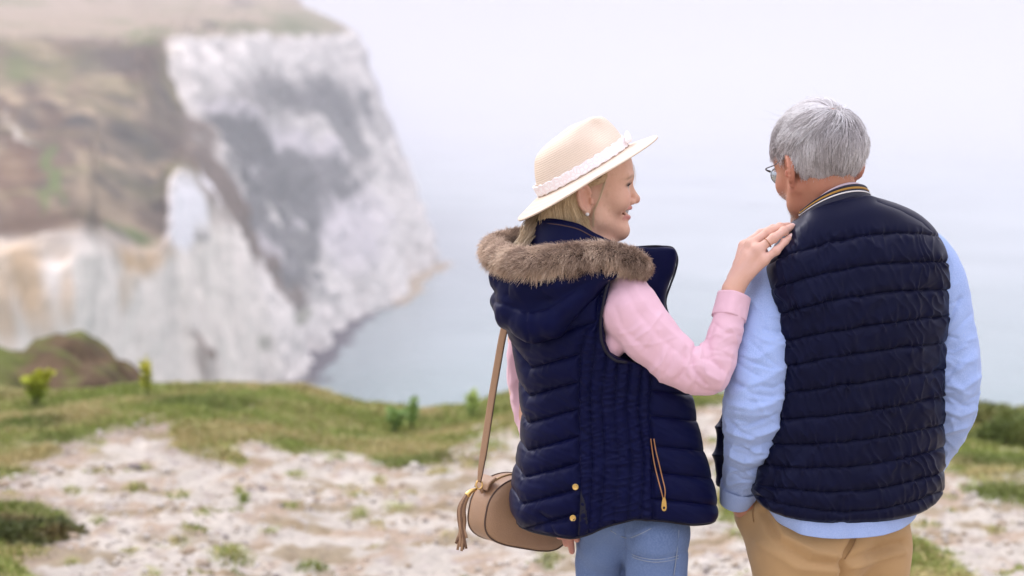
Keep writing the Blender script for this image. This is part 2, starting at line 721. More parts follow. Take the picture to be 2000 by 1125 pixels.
# ---- chalk headland: columns along the coast, levels from the sea up over the edge and inland (px, py, distance)
COLS = [
    [(-3600, 1100, 325), (-3600, 780, 336), (-3600, 470, 350), (-3600, 290, 470), (-3600, 90, 640), (-3600, 20, 1000), (-3600, -90, 1700)],
    [(-2400, 1110, 322), (-2400, 780, 330), (-2400, 490, 342), (-2400, 280, 475), (-2400, 70, 640), (-2400, 10, 1000), (-2400, -90, 1700)],
    [(-1500, 1095, 327), (-1500, 780, 338), (-1500, 475, 350), (-1500, 290, 470), (-1500, 76, 640), (-1500, 10, 1000), (-1500, -90, 1700)],
    [(-850, 1105, 324), (-850, 780, 332), (-850, 488, 345), (-850, 280, 475), (-850, 74, 640), (-850, 10, 1000), (-850, -90, 1700)],
    [(-420, 1110, 322), (-420, 780, 332), (-420, 485, 345), (-420, 285, 470), (-420, 72, 640), (-420, 10, 1000), (-420, -90, 1700)],
    [(-150, 1098, 326), (-150, 780, 334), (-150, 480, 345), (-150, 280, 475), (-150, 74, 640), (-150, 10, 1000), (-150, -90, 1700)],
    [(0, 1090, 330), (0, 760, 336), (0, 474, 345), (0, 275, 480), (0, 76, 640), (0, 8, 1000), (0, -90, 1700)],
    [(90, 1092, 329), (90, 760, 335), (90, 468, 344), (90, 272, 485), (90, 78, 640), (90, 8, 1000), (90, -90, 1700)],
    [(165, 1080, 333), (168, 760, 338), (165, 455, 347), (170, 270, 490), (170, 80, 640), (170, 8, 1000), (170, -90, 1700)],
    [(205, 1020, 359), (200, 760, 362), (192, 474, 372), (190, 275, 498), (205, 82, 636), (215, 8, 1020), (220, -90, 1700)],
    [(310, 960, 388), (312, 760, 391), (318, 488, 402), (278, 305, 510), (245, 90, 622), (262, 8, 1040), (270, -90, 1700)],
    [(372, 905, 420), (362, 690, 424), (338, 352, 441), (318, 300, 525), (262, 88, 612), (285, 8, 1060), (290, -90, 1700)],
    [(440, 860, 450), (425, 660, 452), (374, 344, 452), (345, 288, 560), (270, 82, 612), (310, 8, 1080), (320, -90, 1700)],
    [(505, 800, 497), (478, 650, 492), (415, 430, 478), (362, 250, 592), (285, 76, 622), (335, 8, 1090), (345, -90, 1700)],
    [(560, 752, 543), (525, 620, 545), (455, 430, 556), (385, 235, 612), (315, 74, 645), (370, 6, 1100), (370, -90, 1700)],
    [(600, 705, 597), (560, 560, 602), (480, 372, 612), (420, 215, 628), (355, 72, 668), (400, 4, 1120), (400, -90, 1700)],
    [(650, 655, 667), (605, 510, 668), (530, 340, 672), (470, 195, 684), (415, 71, 706), (450, 2, 1140), (440, -90, 1700)],
    [(712, 607, 752), (665, 470, 753), (595, 310, 755), (535, 180, 758), (485, 70, 762), (500, 0, 1150), (500, -80, 1700)],
    [(785, 582, 805), (735, 450, 808), (655, 300, 812), (590, 175, 816), (545, 69, 822), (545, 0, 1150), (560, -40, 1700)],
    [(806, 535, 929), (775, 425, 925), (712, 290, 915), (655, 170, 908), (612, 67, 905), (590, 14, 1150), (600, 20, 1700)],
    [(850, 515, 995), (820, 450, 994), (775, 320, 990), (722, 175, 986), (668, 62, 982), (640, 34, 1140), (650, 60, 1700)],
    [(838, 490, 1090), (815, 440, 1090), (778, 330, 1090), (735, 190, 1085), (684, 60, 1080), (655, 46, 1180), (655, 90, 1700)],
    [(760, 470, 1180), (755, 430, 1180), (740, 330, 1180), (700, 200, 1180), (660, 80, 1170), (640, 60, 1230), (640, 110, 1700)],
]
CP3 = np.array([[at(a, b, d) for a, b, d in c] for c in COLS])          # [col][lev][3]
CP3[:, 0, 2] = SEA_Z - 3
ns_, nt_ = 520, 300
si = np.concatenate([np.linspace(0, 4, 60, endpoint=False), np.linspace(4, len(COLS) - 1, ns_ - 60)])
tmp = spline(si, np.arange(len(COLS)), CP3.reshape(len(COLS), -1)).reshape(ns_, 7, 3)
tq = np.concatenate([np.linspace(0, 2, 150, endpoint=False), np.linspace(2, 4, 100, endpoint=False), np.linspace(4, 6, 50)])
G = spline(tq, np.arange(7), np.moveaxis(tmp, 1, 0).reshape(7, -1)).reshape(nt_, ns_, 3)
# crisper chalk edge than the spline alone gives: straight levels mixed in
Gl = np.stack([np.stack([np.interp(tq, np.arange(7), tmp[j, :, c]) for j in range(ns_)], 1) for c in range(3)], -1)
G = 0.35 * G + 0.65 * Gl
nrm = grid_normals(G)
if nrm[:, :, 2].mean() < 0:
    nrm = -nrm
cpx, cpy = proj(G)
tg = np.broadcast_to(tq[:, None], (nt_, ns_))
sg = np.broadcast_to(si[None, :] - 4, (nt_, ns_))
face = np.where(sg < 8.5, 1 - sstep(1.85, 2.15, tg), 1 - sstep(3.85, 4.1, tg))
face = np.where((sg >= 8.2) & (sg < 10.5), 1 - sstep(lerp(2.0, 4.0, sstep(8.2, 10.5, sg)) - 0.2, lerp(2.0, 4.0, sstep(8.2, 10.5, sg)) + 0.15, tg), face)
Pn = G.copy()
Pn[..., 2] *= 0.28                                                      # gullies run down the face
gul = fbm(Pn * 0.055, 4)
rough_ = fbm(G * 0.16, 4)
far_f = sstep(9.0, 11.0, sg)
Pf_ = G.copy()
Pf_[..., 2] *= .12
disp = face * (gul * lerp(2.2, 4.2, far_f) + rough_ * lerp(.5, 1.9, far_f) + (1 - far_f) * 1.6 * fbm(Pf_ * .16 + 5, 3)) + (1 - face) * (fbm(G * 0.02, 4) * 1.0 + rough_ * 0.8)
disp *= sstep(0.0, 0.15, tg)
G = G + nrm * disp[..., None]

chalk = np.array((0.75, 0.70, 0.645))
c = np.broadcast_to(chalk, G.shape).copy()
c *= (1 + 0.12 * fbm(G * 0.05, 4))[..., None]
Pst = G * np.array([.05, .05, .30])
c *= (1 - lerp(.06, .18, far_f) * sstep(.15, .6, fbm(Pst + 3, 4)) - lerp(.10, .18, far_f) * sstep(.2, .6, fbm(Pn * .22 + 7, 3)))[..., None]
c *= lerp(np.array((1.06, 1.03, .98)), np.array((1.0, 1.0, 1.0)), far_f[..., None])
wx = cpx + 26 * fbm(G * 0.035, 3)
wy = cpy + 26 * fbm(G * 0.035 + 40, 3)


def blob(c, cx, cy_, rx, ry, ang, colr, st=1.0, soft=0.35, where=None):
    a = rad(ang)
    dx, dy = wx - cx, wy - cy_
    u = (dx * math.cos(a) + dy * math.sin(a)) / rx
    v = (-dx * math.sin(a) + dy * math.cos(a)) / ry
    m = st * (1 - sstep(1 - soft, 1 + soft, np.hypot(u, v)))
    if where is not None:
        m = m * where
    return c + (np.asarray(colr) - c) * m[..., None]


BROWN = (0.125, 0.085, 0.06)
TAN = (0.28, 0.215, 0.14)
OLIVE = (0.15, 0.145, 0.065)
GREEN = (0.105, 0.15, 0.04)
SCRUB = (0.055, 0.05, 0.045)
GREY = (0.15, 0.15, 0.148)
top = 1 - face
# vegetated upper slopes and plateau
dgx = (cpx * .82 + cpy * .57) * .006
dgy = (-cpx * .57 + cpy * .82) * .022
k1 = sstep(-0.35, 0.45, fbm(np.stack([dgx, dgy, G[..., 1] * .004], -1) + 5, 4))[..., None]
k2 = sstep(0.0, 0.7, fbm(G * 0.035 + 9, 4))[..., None]
veg = lerp(np.array(BROWN), np.array(TAN), k1)
veg = lerp(veg, np.array(OLIVE), 0.65 * k2)
veg = veg * (1 + .45 * fbm(G * .11 + 2, 4))[..., None]
veg = lerp(veg, np.array(SCRUB), (.75 * sstep(.25, .6, fbm(G * .07 + 12, 4)))[..., None])
pl = sstep(96, 62, cpy)[..., None]
veg = lerp(veg, lerp(np.array((0.34, 0.27, 0.20)), np.array((0.21, 0.20, 0.11)), k2), pl)
c = lerp(c, veg, top[..., None])
for (cx, cy_, rx, ry, an, co, st) in [
        (60, 130, 60, 26, 10, OLIVE, .8), (30, 125, 30, 20, 0, GREEN, .5), (210, 110, 60, 30, 10, SCRUB, .5),
        (165, 240, 30, 16, 10, SCRUB, .95), (215, 265, 50, 26, 20, SCRUB, .45), (60, 240, 26, 22, 0, SCRUB, .5), (120, 150, 16, 34, 10, OLIVE, .7),
        (290, 270, 60, 70, 50, SCRUB, .45), (250, 355, 60, 22, 10, SCRUB, .5), (300, 400, 46, 40, 30, SCRUB, .4),
        (112, 345, 12, 60, -8, GREEN, .85), (92, 395, 26, 9, -40, GREEN, .7), (70, 285, 40, 6, 40, GREEN, .5), (40, 260, 40, 5, 50, (0.5, 0.44, 0.38), .8),
        (190, 300, 9, 40, 5, TAN, .9), (240, 455, 60, 12, 15, GREEN, .85), (190, 410, 60, 24, 25, TAN, .7),
        (70, 440, 90, 24, 0, (0.10, 0.055, 0.03), .7), (30, 345, 60, 60, 0, (0.17, 0.09, 0.05), .5),
        (150, 175, 130, 10, 25, TAN, .5), (390, 52, 34, 9, 0, SCRUB, .9), (470, 12, 30, 8, 10, SCRUB, .8), (470, 55, 30, 10, 0, SCRUB, .6),
        (600, 45, 70, 18, 4, (0.13, 0.15, 0.06), .8), (520, 60, 140, 9, 0, (0.13, 0.15, 0.06), .7), (300, 68, 60, 9, -10, GREEN, .6)]:
    c = blob(c, cx, cy_, rx, ry, an, co, st, .45, top)
# dark weed, scree and stained chalk on the big face
for (cx, cy_, rx, ry, an, co, st) in [
        (560, 185, 115, 34, 10, GREY, .85), (490, 265, 95, 46, 38, GREY, .95), (560, 330, 120, 66, 42, GREY, .96),
        (620, 400, 52, 45, 70, GREY, .85), (680, 250, 36, 90, -12, GREY, .85), (640, 200, 70, 44, 20, GREY, .8),
        (430, 370, 34, 170, -40, (0.13, 0.095, 0.068), .95), (500, 450, 30, 130, -38, (0.14, 0.105, 0.078), .92), (560, 510, 20, 80, -30, GREY, .7),
        (620, 500, 12, 70, -8, GREY, .75), (380, 250, 16, 60, -30, (0.2, 0.15, 0.11), .5), (730, 180, 10, 80, -18, GREY, .55), (765, 300, 9, 70, -18, GREY, .4),
        (585, 620, 14, 18, 20, (0.16, 0.17, 0.1), .7), (520, 672, 10, 16, 10, (0.16, 0.17, 0.1), .6), (393, 462, 8, 14, -30, GREY, .6)]:
    c = blob(c, cx, cy_, rx, ry, an, co, st, .5, face)
for (cx, cy_, rx, ry, an, st) in [(590, 280, 60, 22, 35, .9), (505, 330, 16, 14, 0, .8), (570, 345, 16, 14, 0, .8), (640, 320, 40, 22, 60, .8), (460, 215, 60, 14, 10, .7),
                                  (690, 440, 60, 75, -10, 1.), (480, 390, 12, 60, -40, .7), (580, 438, 20, 18, 0, .9), (540, 470, 20, 60, -35, .7)]:
    c = blob(c, cx, cy_, rx, ry, an, (0.66, 0.61, 0.61), st, .5, face)
# broad weed-grown sheet and the bare gully beside it, both broken by white chalk
spk = sstep(.18, .42, fbm(G * .075 + 21, 3))
gm = sstep(-14, 10, poly_mask(wx, wy, [(405, 228), (480, 222), (525, 275), (600, 300), (660, 320), (705, 330), (712, 385), (645, 395), (625, 450), (622, 560), (585, 560), (530, 470), (470, 390), (430, 300)]))
c = lerp(c, np.array(GREY), (gm * face * (1 - .8 * spk) * .92)[..., None])
bm = sstep(-8, 8, poly_mask(wx, wy, [(345, 225), (380, 250), (455, 360), (525, 470), (600, 590), (575, 610), (520, 545), (455, 455), (395, 345), (350, 290)]))
c = lerp(c, np.array((0.165, 0.125, 0.10)), (bm * (1 - .7 * sstep(.22, .45, fbm(G * .10 + 31, 3))) * .92)[..., None])
# rust and clay stains of the near cliff
OCH = (0.50, 0.32, 0.14)
for (cx, cy_, rx, ry, an, st) in [(70, 570, 30, 95, -6, .75), (20, 540, 34, 50, 0, .55), (15, 630, 22, 60, 0, .6), (145, 590, 14, 60, 0, .5), (110, 640, 18, 50, 0, .4), (250, 505, 46, 30, 0, .95), (300, 495, 30, 26, 0, .7),
                                  (240, 560, 18, 50, 0, .4), (120, 500, 30, 24, 0, .3)]:
    c = blob(c, cx, cy_, rx, ry, an, OCH, st, .6, face)
for (cx, cy_, rx, ry, an, st) in [(392, 672, 30, 12, 25, .95), (376, 712, 8, 40, -8, .9), (408, 720, 26, 40, 0, .45)]:  # dark of a cave recess painted into the colour, along with brown debris
    c = blob(c, cx, cy_, rx, ry, an, (0.22, 0.16, 0.12), st, .4, face)
# clean white pinnacle
c = blob(c, 348, 405, 60, 75, 0, (0.88, 0.85, 0.85), 1.0, .2, face)
c = np.clip(c, 0.02, 0.88)
cliff_mat = plain('chalk_and_scrub', (0.7, 0.7, 0.7), rough=0.95, spec=0.1, vcol=True, bump=0.6, bscale=0.35, var=0.10)
cl = mesh('chalk_cliffs', G.reshape(-1, 3), grid_faces(nt_, ns_), cliff_mat, col=c.reshape(-1, 3))
tag(cl, kind='structure')

# ---- shingle beach and fallen rocks along the foot of the headland
sh = arr((480, 820, 0), (548, 764, 0), (585, 722, 0), (622, 682, 0), (662, 645, 0), (706, 612, 0), (790, 583, 0), (812, 540, 0), (862, 516, 0))


def on_sea(px, py):
    u, v = (px - 1000) / FPX, (562.5 - py) / FPX
    dz = -SP + v * CP
    t = (SEA_Z - ZC) / dz
    return np.array([u * t, (CP + v * SP) * t, SEA_Z])


S = curve([on_sea(a, b) for a, b, _ in sh], 160)
wq = np.linspace(-1, 1, 14)
wid = np.interp(np.linspace(0, 1, 160), [0, .15, .5, .62, .8, 1], [9, 9, 8, 5, 6, 9])
tw = np.linspace(0, 1, 160)[:, None]
BX = S[:, None, 0] + wq[None] * wid[:, None] + (4 * n2(tw * 30, wq[None], 1.0))
BZ = SEA_Z + 0.9 * (1 - ((wq[None] + 1) / 2) ** 1.5) + 0.35 * n2(tw * 60, wq[None] * 4, 1.0) - 0.3 * sstep(.5, 1, wq)[None]
BP = np.stack([BX, np.broadcast_to(S[:, None, 1], BX.shape), BZ], -1)
bc = lerp(np.array((0.10, 0.085, 0.10)), np.array((0.42, 0.33, 0.22)), sstep(.52, .62, tw)[..., None] * np.ones((160, 14, 1)))
bc = bc * (1 + 0.3 * n2(tw * 90, wq[None] * 5, 1.0))[..., None]
bo = mesh('shingle_beach', BP.reshape(-1, 3), grid_faces(160, 14), plain('shingle', (0.2, 0.2, 0.2), rough=0.9, spec=0.2, vcol=True, bump=0.5, bscale=1.5, var=0.15), col=np.clip(bc, .02, .8).reshape(-1, 3))
tag(bo, kind='structure')


def rock(seed, n=14):
    th = np.linspace(0, np.pi, n)
    ph = np.linspace(0, 2 * np.pi, n * 2, endpoint=False)
    T, Pq = np.meshgrid(th, ph, indexing='ij')
    P = np.stack([np.sin(T) * np.cos(Pq), np.sin(T) * np.sin(Pq), np.cos(T)], -1)
    r = 1 + 0.30 * fbm(P * 1.3 + seed * 9.1, 3) + 0.12 * np.abs(noise3(P * 3 + seed))
    P = P * r[..., None] * np.array([1.0, 0.85, 0.65])
    return P.reshape(-1, 3), grid_faces(n, n * 2, True)


chalk_rock = plain('fallen_chalk', (0.62, 0.58, 0.55), rough=0.9, spec=0.2, bump=0.5, bscale=2.0, var=0.15)
ROCKS = [(625, 690, 1.5, 'pale chalk boulder standing in the water off the dark beach'),
         (868, 517, 2.6, 'low rock at the far tip of the headland'),
         (748, 600, 2.2, 'yellowish boulder on the beach below the far chalk face'),
         (690, 622, 1.6, 'small fallen chalk block where the dark beach begins'),
         (583, 736, 1.4, 'chalk block on the dark beach nearest the grass')]
for i, (a, b, r_, lab) in enumerate(ROCKS):
    V, F = rock(i)
    o = mesh('fallen_boulder', V * r_ + on_sea(a, b) + np.array([0, 0, .1 * r_]), F, chalk_rock)
    tag(o, lab, 'boulder', 'boulders along the shore')

# ---- the cliff-top ground under the couple
CREST = [(-3000, 700), (-400, 720), (0, 778), (120, 772), (240, 759), (400, 757), (560, 767), (640, 786), (700, 800), (800, 816), (860, 808), (940, 788), (1000, 776), (1100, 770),
         (1350, 775), (1500, 785), (1700, 790), (1850, 800), (2000, 806), (2400, 800), (5000, 780)]
YC = 15.0


def crest_z(x):
    px = 1000 + x / YC * FPX
    y = np.interp(px, [a for a, _ in CREST], [b for _, b in CREST])
    return at(np.zeros_like(px), y, YC)[..., 2]


def ground_z(x, y, detail=True):
    x, y = np.broadcast_arrays(np.asarray(x, float), np.asarray(y, float))
    zc = crest_z(x) 
    t = sstep(8.5, 15.0, y)
    z = zc * t
    over = np.maximum(y - YC, 0)
    z = z - 0.14 * over ** 2 * (over < 5) - (over >= 5) * (3.5 + 1.4 * (over - 5))
    z = z - 0.22 * np.exp(-((y - YC) / 1.2) ** 2) * 0
    # brown bank beyond the left edge of the turf
    for bp_, by, Yb, w_, d_ in ((112, 655, 25.0, .62, 2.4), (185, 700, 24.6, .5, 2.2), (-30, 680, 24.0, .75, 2.4), (-160, 640, 24.0, .8, 2.4)):
        b0 = at(bp_, by, Yb)
        zb = b0[2] - 0.55 * np.abs((x - b0[0]) / w_) ** 2.4 - 0.5 * ((y - Yb) / d_) ** 2 * (1 + .5 * ((y - Yb) / d_) ** 2)
        zb = zb + .10 * n2(x, y, 1.6, 14.0, 3) + .05 * n2(x, y, 5.0, 24.0, 2)
        z = np.maximum(z, np.where(y > 18, zb, -1e3))
    z = z - 0.03 * sstep(10, 15, y) + 0.05 * n2(x, y, 0.45, 3.0, 2) * sstep(1.5, 5, np.abs(y - 4.7) + np.abs(x) * .3)
    if detail:
        z = z + 0.022 * n2(x, y, 2.2, 8.0, 3)
    return z


GRASS_POLY = [
    [(-900, 500), (0, 600), (240, 690), (400, 690), (560, 700), (700, 720), (830, 730), (1010, 700), (1010, 838), (900, 862), (850, 905), (760, 915), (700, 885), (640, 880), (560, 890), (520, 860), (480, 868), (465, 905), (400, 890), (330, 872), (352, 822), (230, 836), (150, 862), (70, 900), (30, 930), (-20, 940), (-900, 1000)],
    [(-300, 980), (0, 985), (60, 988), (132, 1010), (120, 1062), (70, 1085), (30, 1100), (70, 1140), (-300, 1200)],
    [(1400, 930), (1470, 950), (1480, 1010), (1400, 1020)],
    [(1830, 700), (2600, 700), (2600, 925), (1990, 930), (1920, 945), (1860, 920), (1840, 880)],
    [(1880, 955), (1960, 950), (2300, 960), (2300, 1000), (2000, 985), (1930, 975)],
    [(1740, 1035), (1800, 1060), (1900, 1128), (1900, 1300), (1500, 1300), (1700, 1125)],
    [(1010, 700), (1390, 700), (1430, 782), (1380, 790), (1010, 850)],
]
TUFTS = [(580, 930, 26, 9), (270, 958, 26, 9), (190, 925, 34, 8), (140, 960, 20, 8), (700, 968, 26, 10), (390, 1000, 30, 9), (465, 968, 16, 18), (780, 995, 30, 10), (560, 985, 22, 8), (350, 970, 26, 8),
         (450, 1090, 46, 22), (600, 1108, 36, 12), (350, 1060, 22, 9), (250, 1078, 26, 8), (140, 1098, 18, 9), (880, 1050, 16, 8), (745, 1030, 20, 9), (700, 1005, 18, 16), (190, 1020, 22, 9), (520, 1040, 16, 8),
         (1935, 1035, 24, 8), (1860, 1000, 14, 5), (1440, 1045, 26, 10), (930, 905, 40, 18), (860, 925, 30, 10), (960, 875, 40, 16), (300, 1125, 22, 8), (660, 900, 24, 10), (740, 940, 16, 10)]


def grass_amount(px, py, x, y):
    w = 13 * n2(x, y, 2.6, 1.0, 3)
    g = np.full(np.shape(px), -99.0)
    for p in GRASS_POLY:
        g = np.maximum(g, poly_mask(px + w, py + 0.6 * w, p))
    m = sstep(-16, 14, g)
    for cx, cy_, rx, ry in TUFTS:
        q = np.hypot((px + w - cx) / rx, (py + .5 * w - cy_) / ry)
        m = np.maximum(m, 0.6 * (1 - sstep(.3, 1.3, q)))
    sp = sstep(.42, .8, n2(x, y, 3.4, 5.0, 3))
    m = np.maximum(m, 0.6 * sp)
    bare = sstep(.30, .62, n2(x, y, 1.7, 9.0, 3)) * sstep(60, 10, np.abs(g - 20))
    return np.clip(m - 0.55 * bare, 0, 1)


gx = axis([(-140, -30, 6), (-30, -8, .5), (-8, -4.0, .05), (-4.0, 4.0, .024), (4.0, 7, .05), (7, 30, .5), (30, 141, 6)])
gy = axis([(-60, -6, 3), (-6, 7.6, .35), (7.6, 15.8, .024), (15.8, 30, .14), (30, 82, 2)])
X, Y = np.meshgrid(gx, gy)
Z = ground_z(X, Y)
gpx, gpy = proj(np.stack([X, np.maximum(Y, .5), Z], -1))
ga = grass_amount(np.where(Y > 2, gpx, 500), np.where(Y > 2, gpy, 1100), X, Y)
rub = (1 - ga)
nearv = sstep(7, 8, Y) * (1 - sstep(15.6, 17, Y))
Z = Z + nearv * (rub * (0.035 * np.abs(n2(X, Y, 6.0, 2.0, 2)) + 0.022 * n2(X, Y, 17.0, 4.0, 2)) + ga * (0.02 + 0.02 * n2(X, Y, 8.0, 2.0, 2)))
ch = np.array((0.48, 0.44, 0.38)) * (1 + 0.16 * n2(X, Y, 1.5, 3.0, 4))[..., None]
ch = lerp(ch, np.array((0.36, 0.275, 0.20)), (0.85 * sstep(-.05, .45, n2(X, Y * .55, 4.2, 6.0, 4)))[..., None])
ch = lerp(ch, np.array((0.36, 0.31, 0.29)), (0.6 * sstep(.25, .6, n2(X, Y, 11.0, 16.0, 2)))[..., None])
gr = lerp(np.array((0.26, 0.285, 0.085)), np.array((0.42, 0.35, 0.175)), sstep(-.2, .45, n2(X, Y, 1.6, 12.0, 3))[..., None])
gr = lerp(gr, np.array((0.085, 0.12, 0.03)), (0.5 * sstep(.05, .5, n2(X, Y, 1.1, 22.0, 3)))[..., None])
ch = lerp(ch, np.array((0.25, 0.195, 0.115)), (0.8 * sstep(.06, .45, n2(X * .6, Y, 3.0, 36.0, 4)))[..., None])
edge_d = np.maximum.reduce([poly_mask(gpx + 14 * n2(X, Y, 2.6, 1.0, 3), gpy, q_) for q_ in GRASS_POLY[:2]])
ch = lerp(ch, np.array((0.27, 0.215, 0.175)), (.75 * sstep(-34, -6, edge_d) * (edge_d < 8) * sstep(500, 330, gpx))[..., None])
gc = lerp(ch, gr, ga[..., None])
br = sstep(17, 20, Y)[..., None]
bg = np.array((0.125, 0.085, 0.05)) * (1 + .5 * n2(X, Y, 2.0, 4.0, 3))[..., None]
bg = lerp(bg, np.array((0.13, 0.15, 0.04)), (sstep(60, 0, gpx) * .8 + .8 * sstep(.0, .45, n2(X, Y, 2.5, 44.0, 3)))[..., None].clip(0, 1))
bg = lerp(bg, np.array((0.035, 0.024, 0.018)), (.6 * sstep(.1, .5, n2(X, Y, 3.5, 54.0, 3)))[..., None])
gc = lerp(gc, bg, br)
ground_mat = plain('chalk_turf', (0.6, 0.6, 0.6), rough=0.95, spec=0.12, vcol=True, bump=0.5, bscale=45.0, var=0.14)
gd = mesh('ground', np.stack([X, Y, Z], -1).reshape(-1, 3), grid_faces(len(gy), len(gx)), ground_mat, col=np.clip(gc, .015, .8).reshape(-1, 3))
tag(gd, kind='structure')
GZ = Z


def gz_at(x, y):
    """height of the finished ground sheet"""
    i = np.clip(np.searchsorted(gy, y) - 1, 0, len(gy) - 2)
    j = np.clip(np.searchsorted(gx, x) - 1, 0, len(gx) - 2)
    fy = (y - gy[i]) / (gy[i + 1] - gy[i])
    fx = (x - gx[j]) / (gx[j + 1] - gx[j])
    return (GZ[i, j] * (1 - fx) + GZ[i, j + 1] * fx) * (1 - fy) + (GZ[i + 1, j] * (1 - fx) + GZ[i + 1, j + 1] * fx) * fy


# ---- short turf blades
def make_grass():
    R = np.random.RandomState(3)
    n = 620000
    y = 7.8 + 8.1 * R.rand(n) ** 0.8
    x = (R.rand(n) * 2 - 1) * (y * 0.33 + .3)
    z = gz_at(x, y)
    px, py = proj(np.stack([x, y, z], -1))
    m = grass_amount(px, py, x, y)
    keep = R.rand(n) < m * 0.95
    x, y, z = x[keep], y[keep], z[keep]
    n = len(x)
    h = (0.4 + .6 * m[keep]) * (0.016 + 0.030 * R.rand(n) * (0.6 + 0.8 * sstep(-.2, .5, n2(x, y, 1.3, 30.0, 2))))
    lean = R.normal(size=(n, 2)) * h[:, None] * 0.55
    a = R.rand(n) * np.pi
    w = 0.0035 + 0.003 * R.rand(n)
    P = np.stack([x, y, z - .006], -1)
    s = np.stack([np.cos(a) * w, np.sin(a) * w, 0 * a], -1)
    mid = P + np.stack([lean[:, 0] * .35, lean[:, 1] * .35, h * .6], -1)
    tip = P + np.stack([lean[:, 0], lean[:, 1], h], -1)
    V = np.stack([P - s, P + s, mid + s * .7, mid - s * .7, tip], 1).reshape(-1, 3)
    b = np.arange(n)[:, None] * 5
    F = [b + np.array([[0, 1, 2, 3]]), b + np.array([[3, 2, 4]])]
    k = sstep(-.3, .5, n2(x, y, 1.4, 12.0, 3) + 0.35 * R.normal(size=n))[:, None]
    cc = lerp(np.array((0.245, 0.295, 0.07)), np.array((0.47, 0.395, 0.185)), k)
    cc = lerp(cc, np.array((0.06, 0.10, 0.02)), 0.4 * sstep(.05, .5, n2(x, y, 1.1, 22.0, 3))[:, None])
    cc = cc * (0.75 + 0.5 * R.rand(n, 1))
    o = mesh('turf_grass', V, F, plain('grass_blade', (.1, .15, .05), rough=0.7, spec=0.25, vcol=True), smooth=False, col=np.repeat(cc, 5, 0))
    tag(o, 'short green and straw coloured turf along the cliff edge', 'grass', kind='stuff')


make_grass()


# ---- loose chalk rubble on the path
def make_rubble():
    R = np.random.RandomState(5)
    base = []
    for s in range(6):
        th = np.linspace(0, np.pi, 5)
        ph = np.linspace(0, 2 * np.pi, 6, endpoint=False)
        T, Pq = np.meshgrid(th, ph, indexing='ij')
        P = np.stack([np.sin(T) * np.cos(Pq), np.sin(T) * np.sin(Pq), np.cos(T)], -1)
        P = P * (1 + .35 * noise3(P * 1.4 + s * 7.7))[..., None] * np.array([1, .8, .55])
        base.append(P.reshape(-1, 3))
    f = grid_faces(5, 6, True)
    n = 21000
    y = 7.9 + 6.6 * R.rand(n) ** 0.9
    x = (R.rand(n) * 2 - 1) * (y * 0.33 + .3)
    z = gz_at(x, y)
    px, py = proj(np.stack([x, y, z], -1))
    m = grass_amount(px, py, x, y)
    clump = sstep(-.35, .35, n2(x, y, 1.9, 41.0, 2))
    keep = R.rand(n) < (1 - m) * clump
    x, y, z = x[keep], y[keep], z[keep]
    n = len(x)
    r = 0.006 + 0.014 * R.rand(n) ** 2.2 + 0.024 * (R.rand(n) < .05) * R.rand(n)
    an = R.rand(n) * 6.28
    Bs = np.stack(base)[R.randint(0, 6, n)] * r[:, None, None]
    ca, sa = np.cos(an)[:, None], np.sin(an)[:, None]
    V = np.stack([Bs[..., 0] * ca - Bs[..., 1] * sa, Bs[..., 0] * sa + Bs[..., 1] * ca, Bs[..., 2]], -1) + np.stack([x, y, z + r * .25], -1)[:, None]
    F = (np.arange(n)[:, None, None] * len(base[0]) + f[None]).reshape(-1, 4)
    t = R.rand(n, 1)
    cc = lerp(np.array((0.58, 0.54, 0.48)), np.array((0.40, 0.32, 0.235)), sstep(.35, 1.0, t))
    cc = lerp(cc, np.array((0.24, 0.21, 0.20)), (R.rand(n, 1) < .06) * 1.0)
    o = mesh('chalk_rubble', V.reshape(-1, 3), F, plain('rubble_chalk', (.7, .7, .7), rough=.95, spec=.15, vcol=True), col=np.repeat(cc, len(base[0]), 0))
    tag(o, 'loose white chalk rubble scattered over the path', 'rubble', kind='stuff')


make_rubble()

# ---- wild plants along the edge and the shrub on the right
stem_mat = plain('plant_stem', (0.10, 0.13, 0.04), rough=.7, spec=.2)
leaf_mat = plain('plant_leaf', (.2, .3, .05), rough=.6, spec=.3, vcol=True)


def leaf_geo(base, dirv, L, W, R):
    """leaves as folded diamonds: base (n,3), dirv (n,3), sizes (n,)"""
    d = dirv / np.linalg.norm(dirv, axis=1)[:, None]
    s = np.cross(d, R.normal(size=d.shape))
    s /= np.linalg.norm(s, axis=1)[:, None] + 1e-9
    u = np.cross(s, d)
    L, W = L[:, None], W[:, None]
    V = np.stack([base, base + d * L * .45 + s * W + u * W * .25, base + d * L + u * L * -.12, base + d * L * .45 - s * W + u * W * .25, base + d * L * .5 - u * W * .1], 1)
    n = len(base)
    b = np.arange(n)[:, None] * 5
    F = np.concatenate([b + np.array([[0, 1, 4]]), b + np.array([[1, 2, 4]]), b + np.array([[2, 3, 4]]), b + np.array([[3, 0, 4]])])
    return V.reshape(-1, 3), F


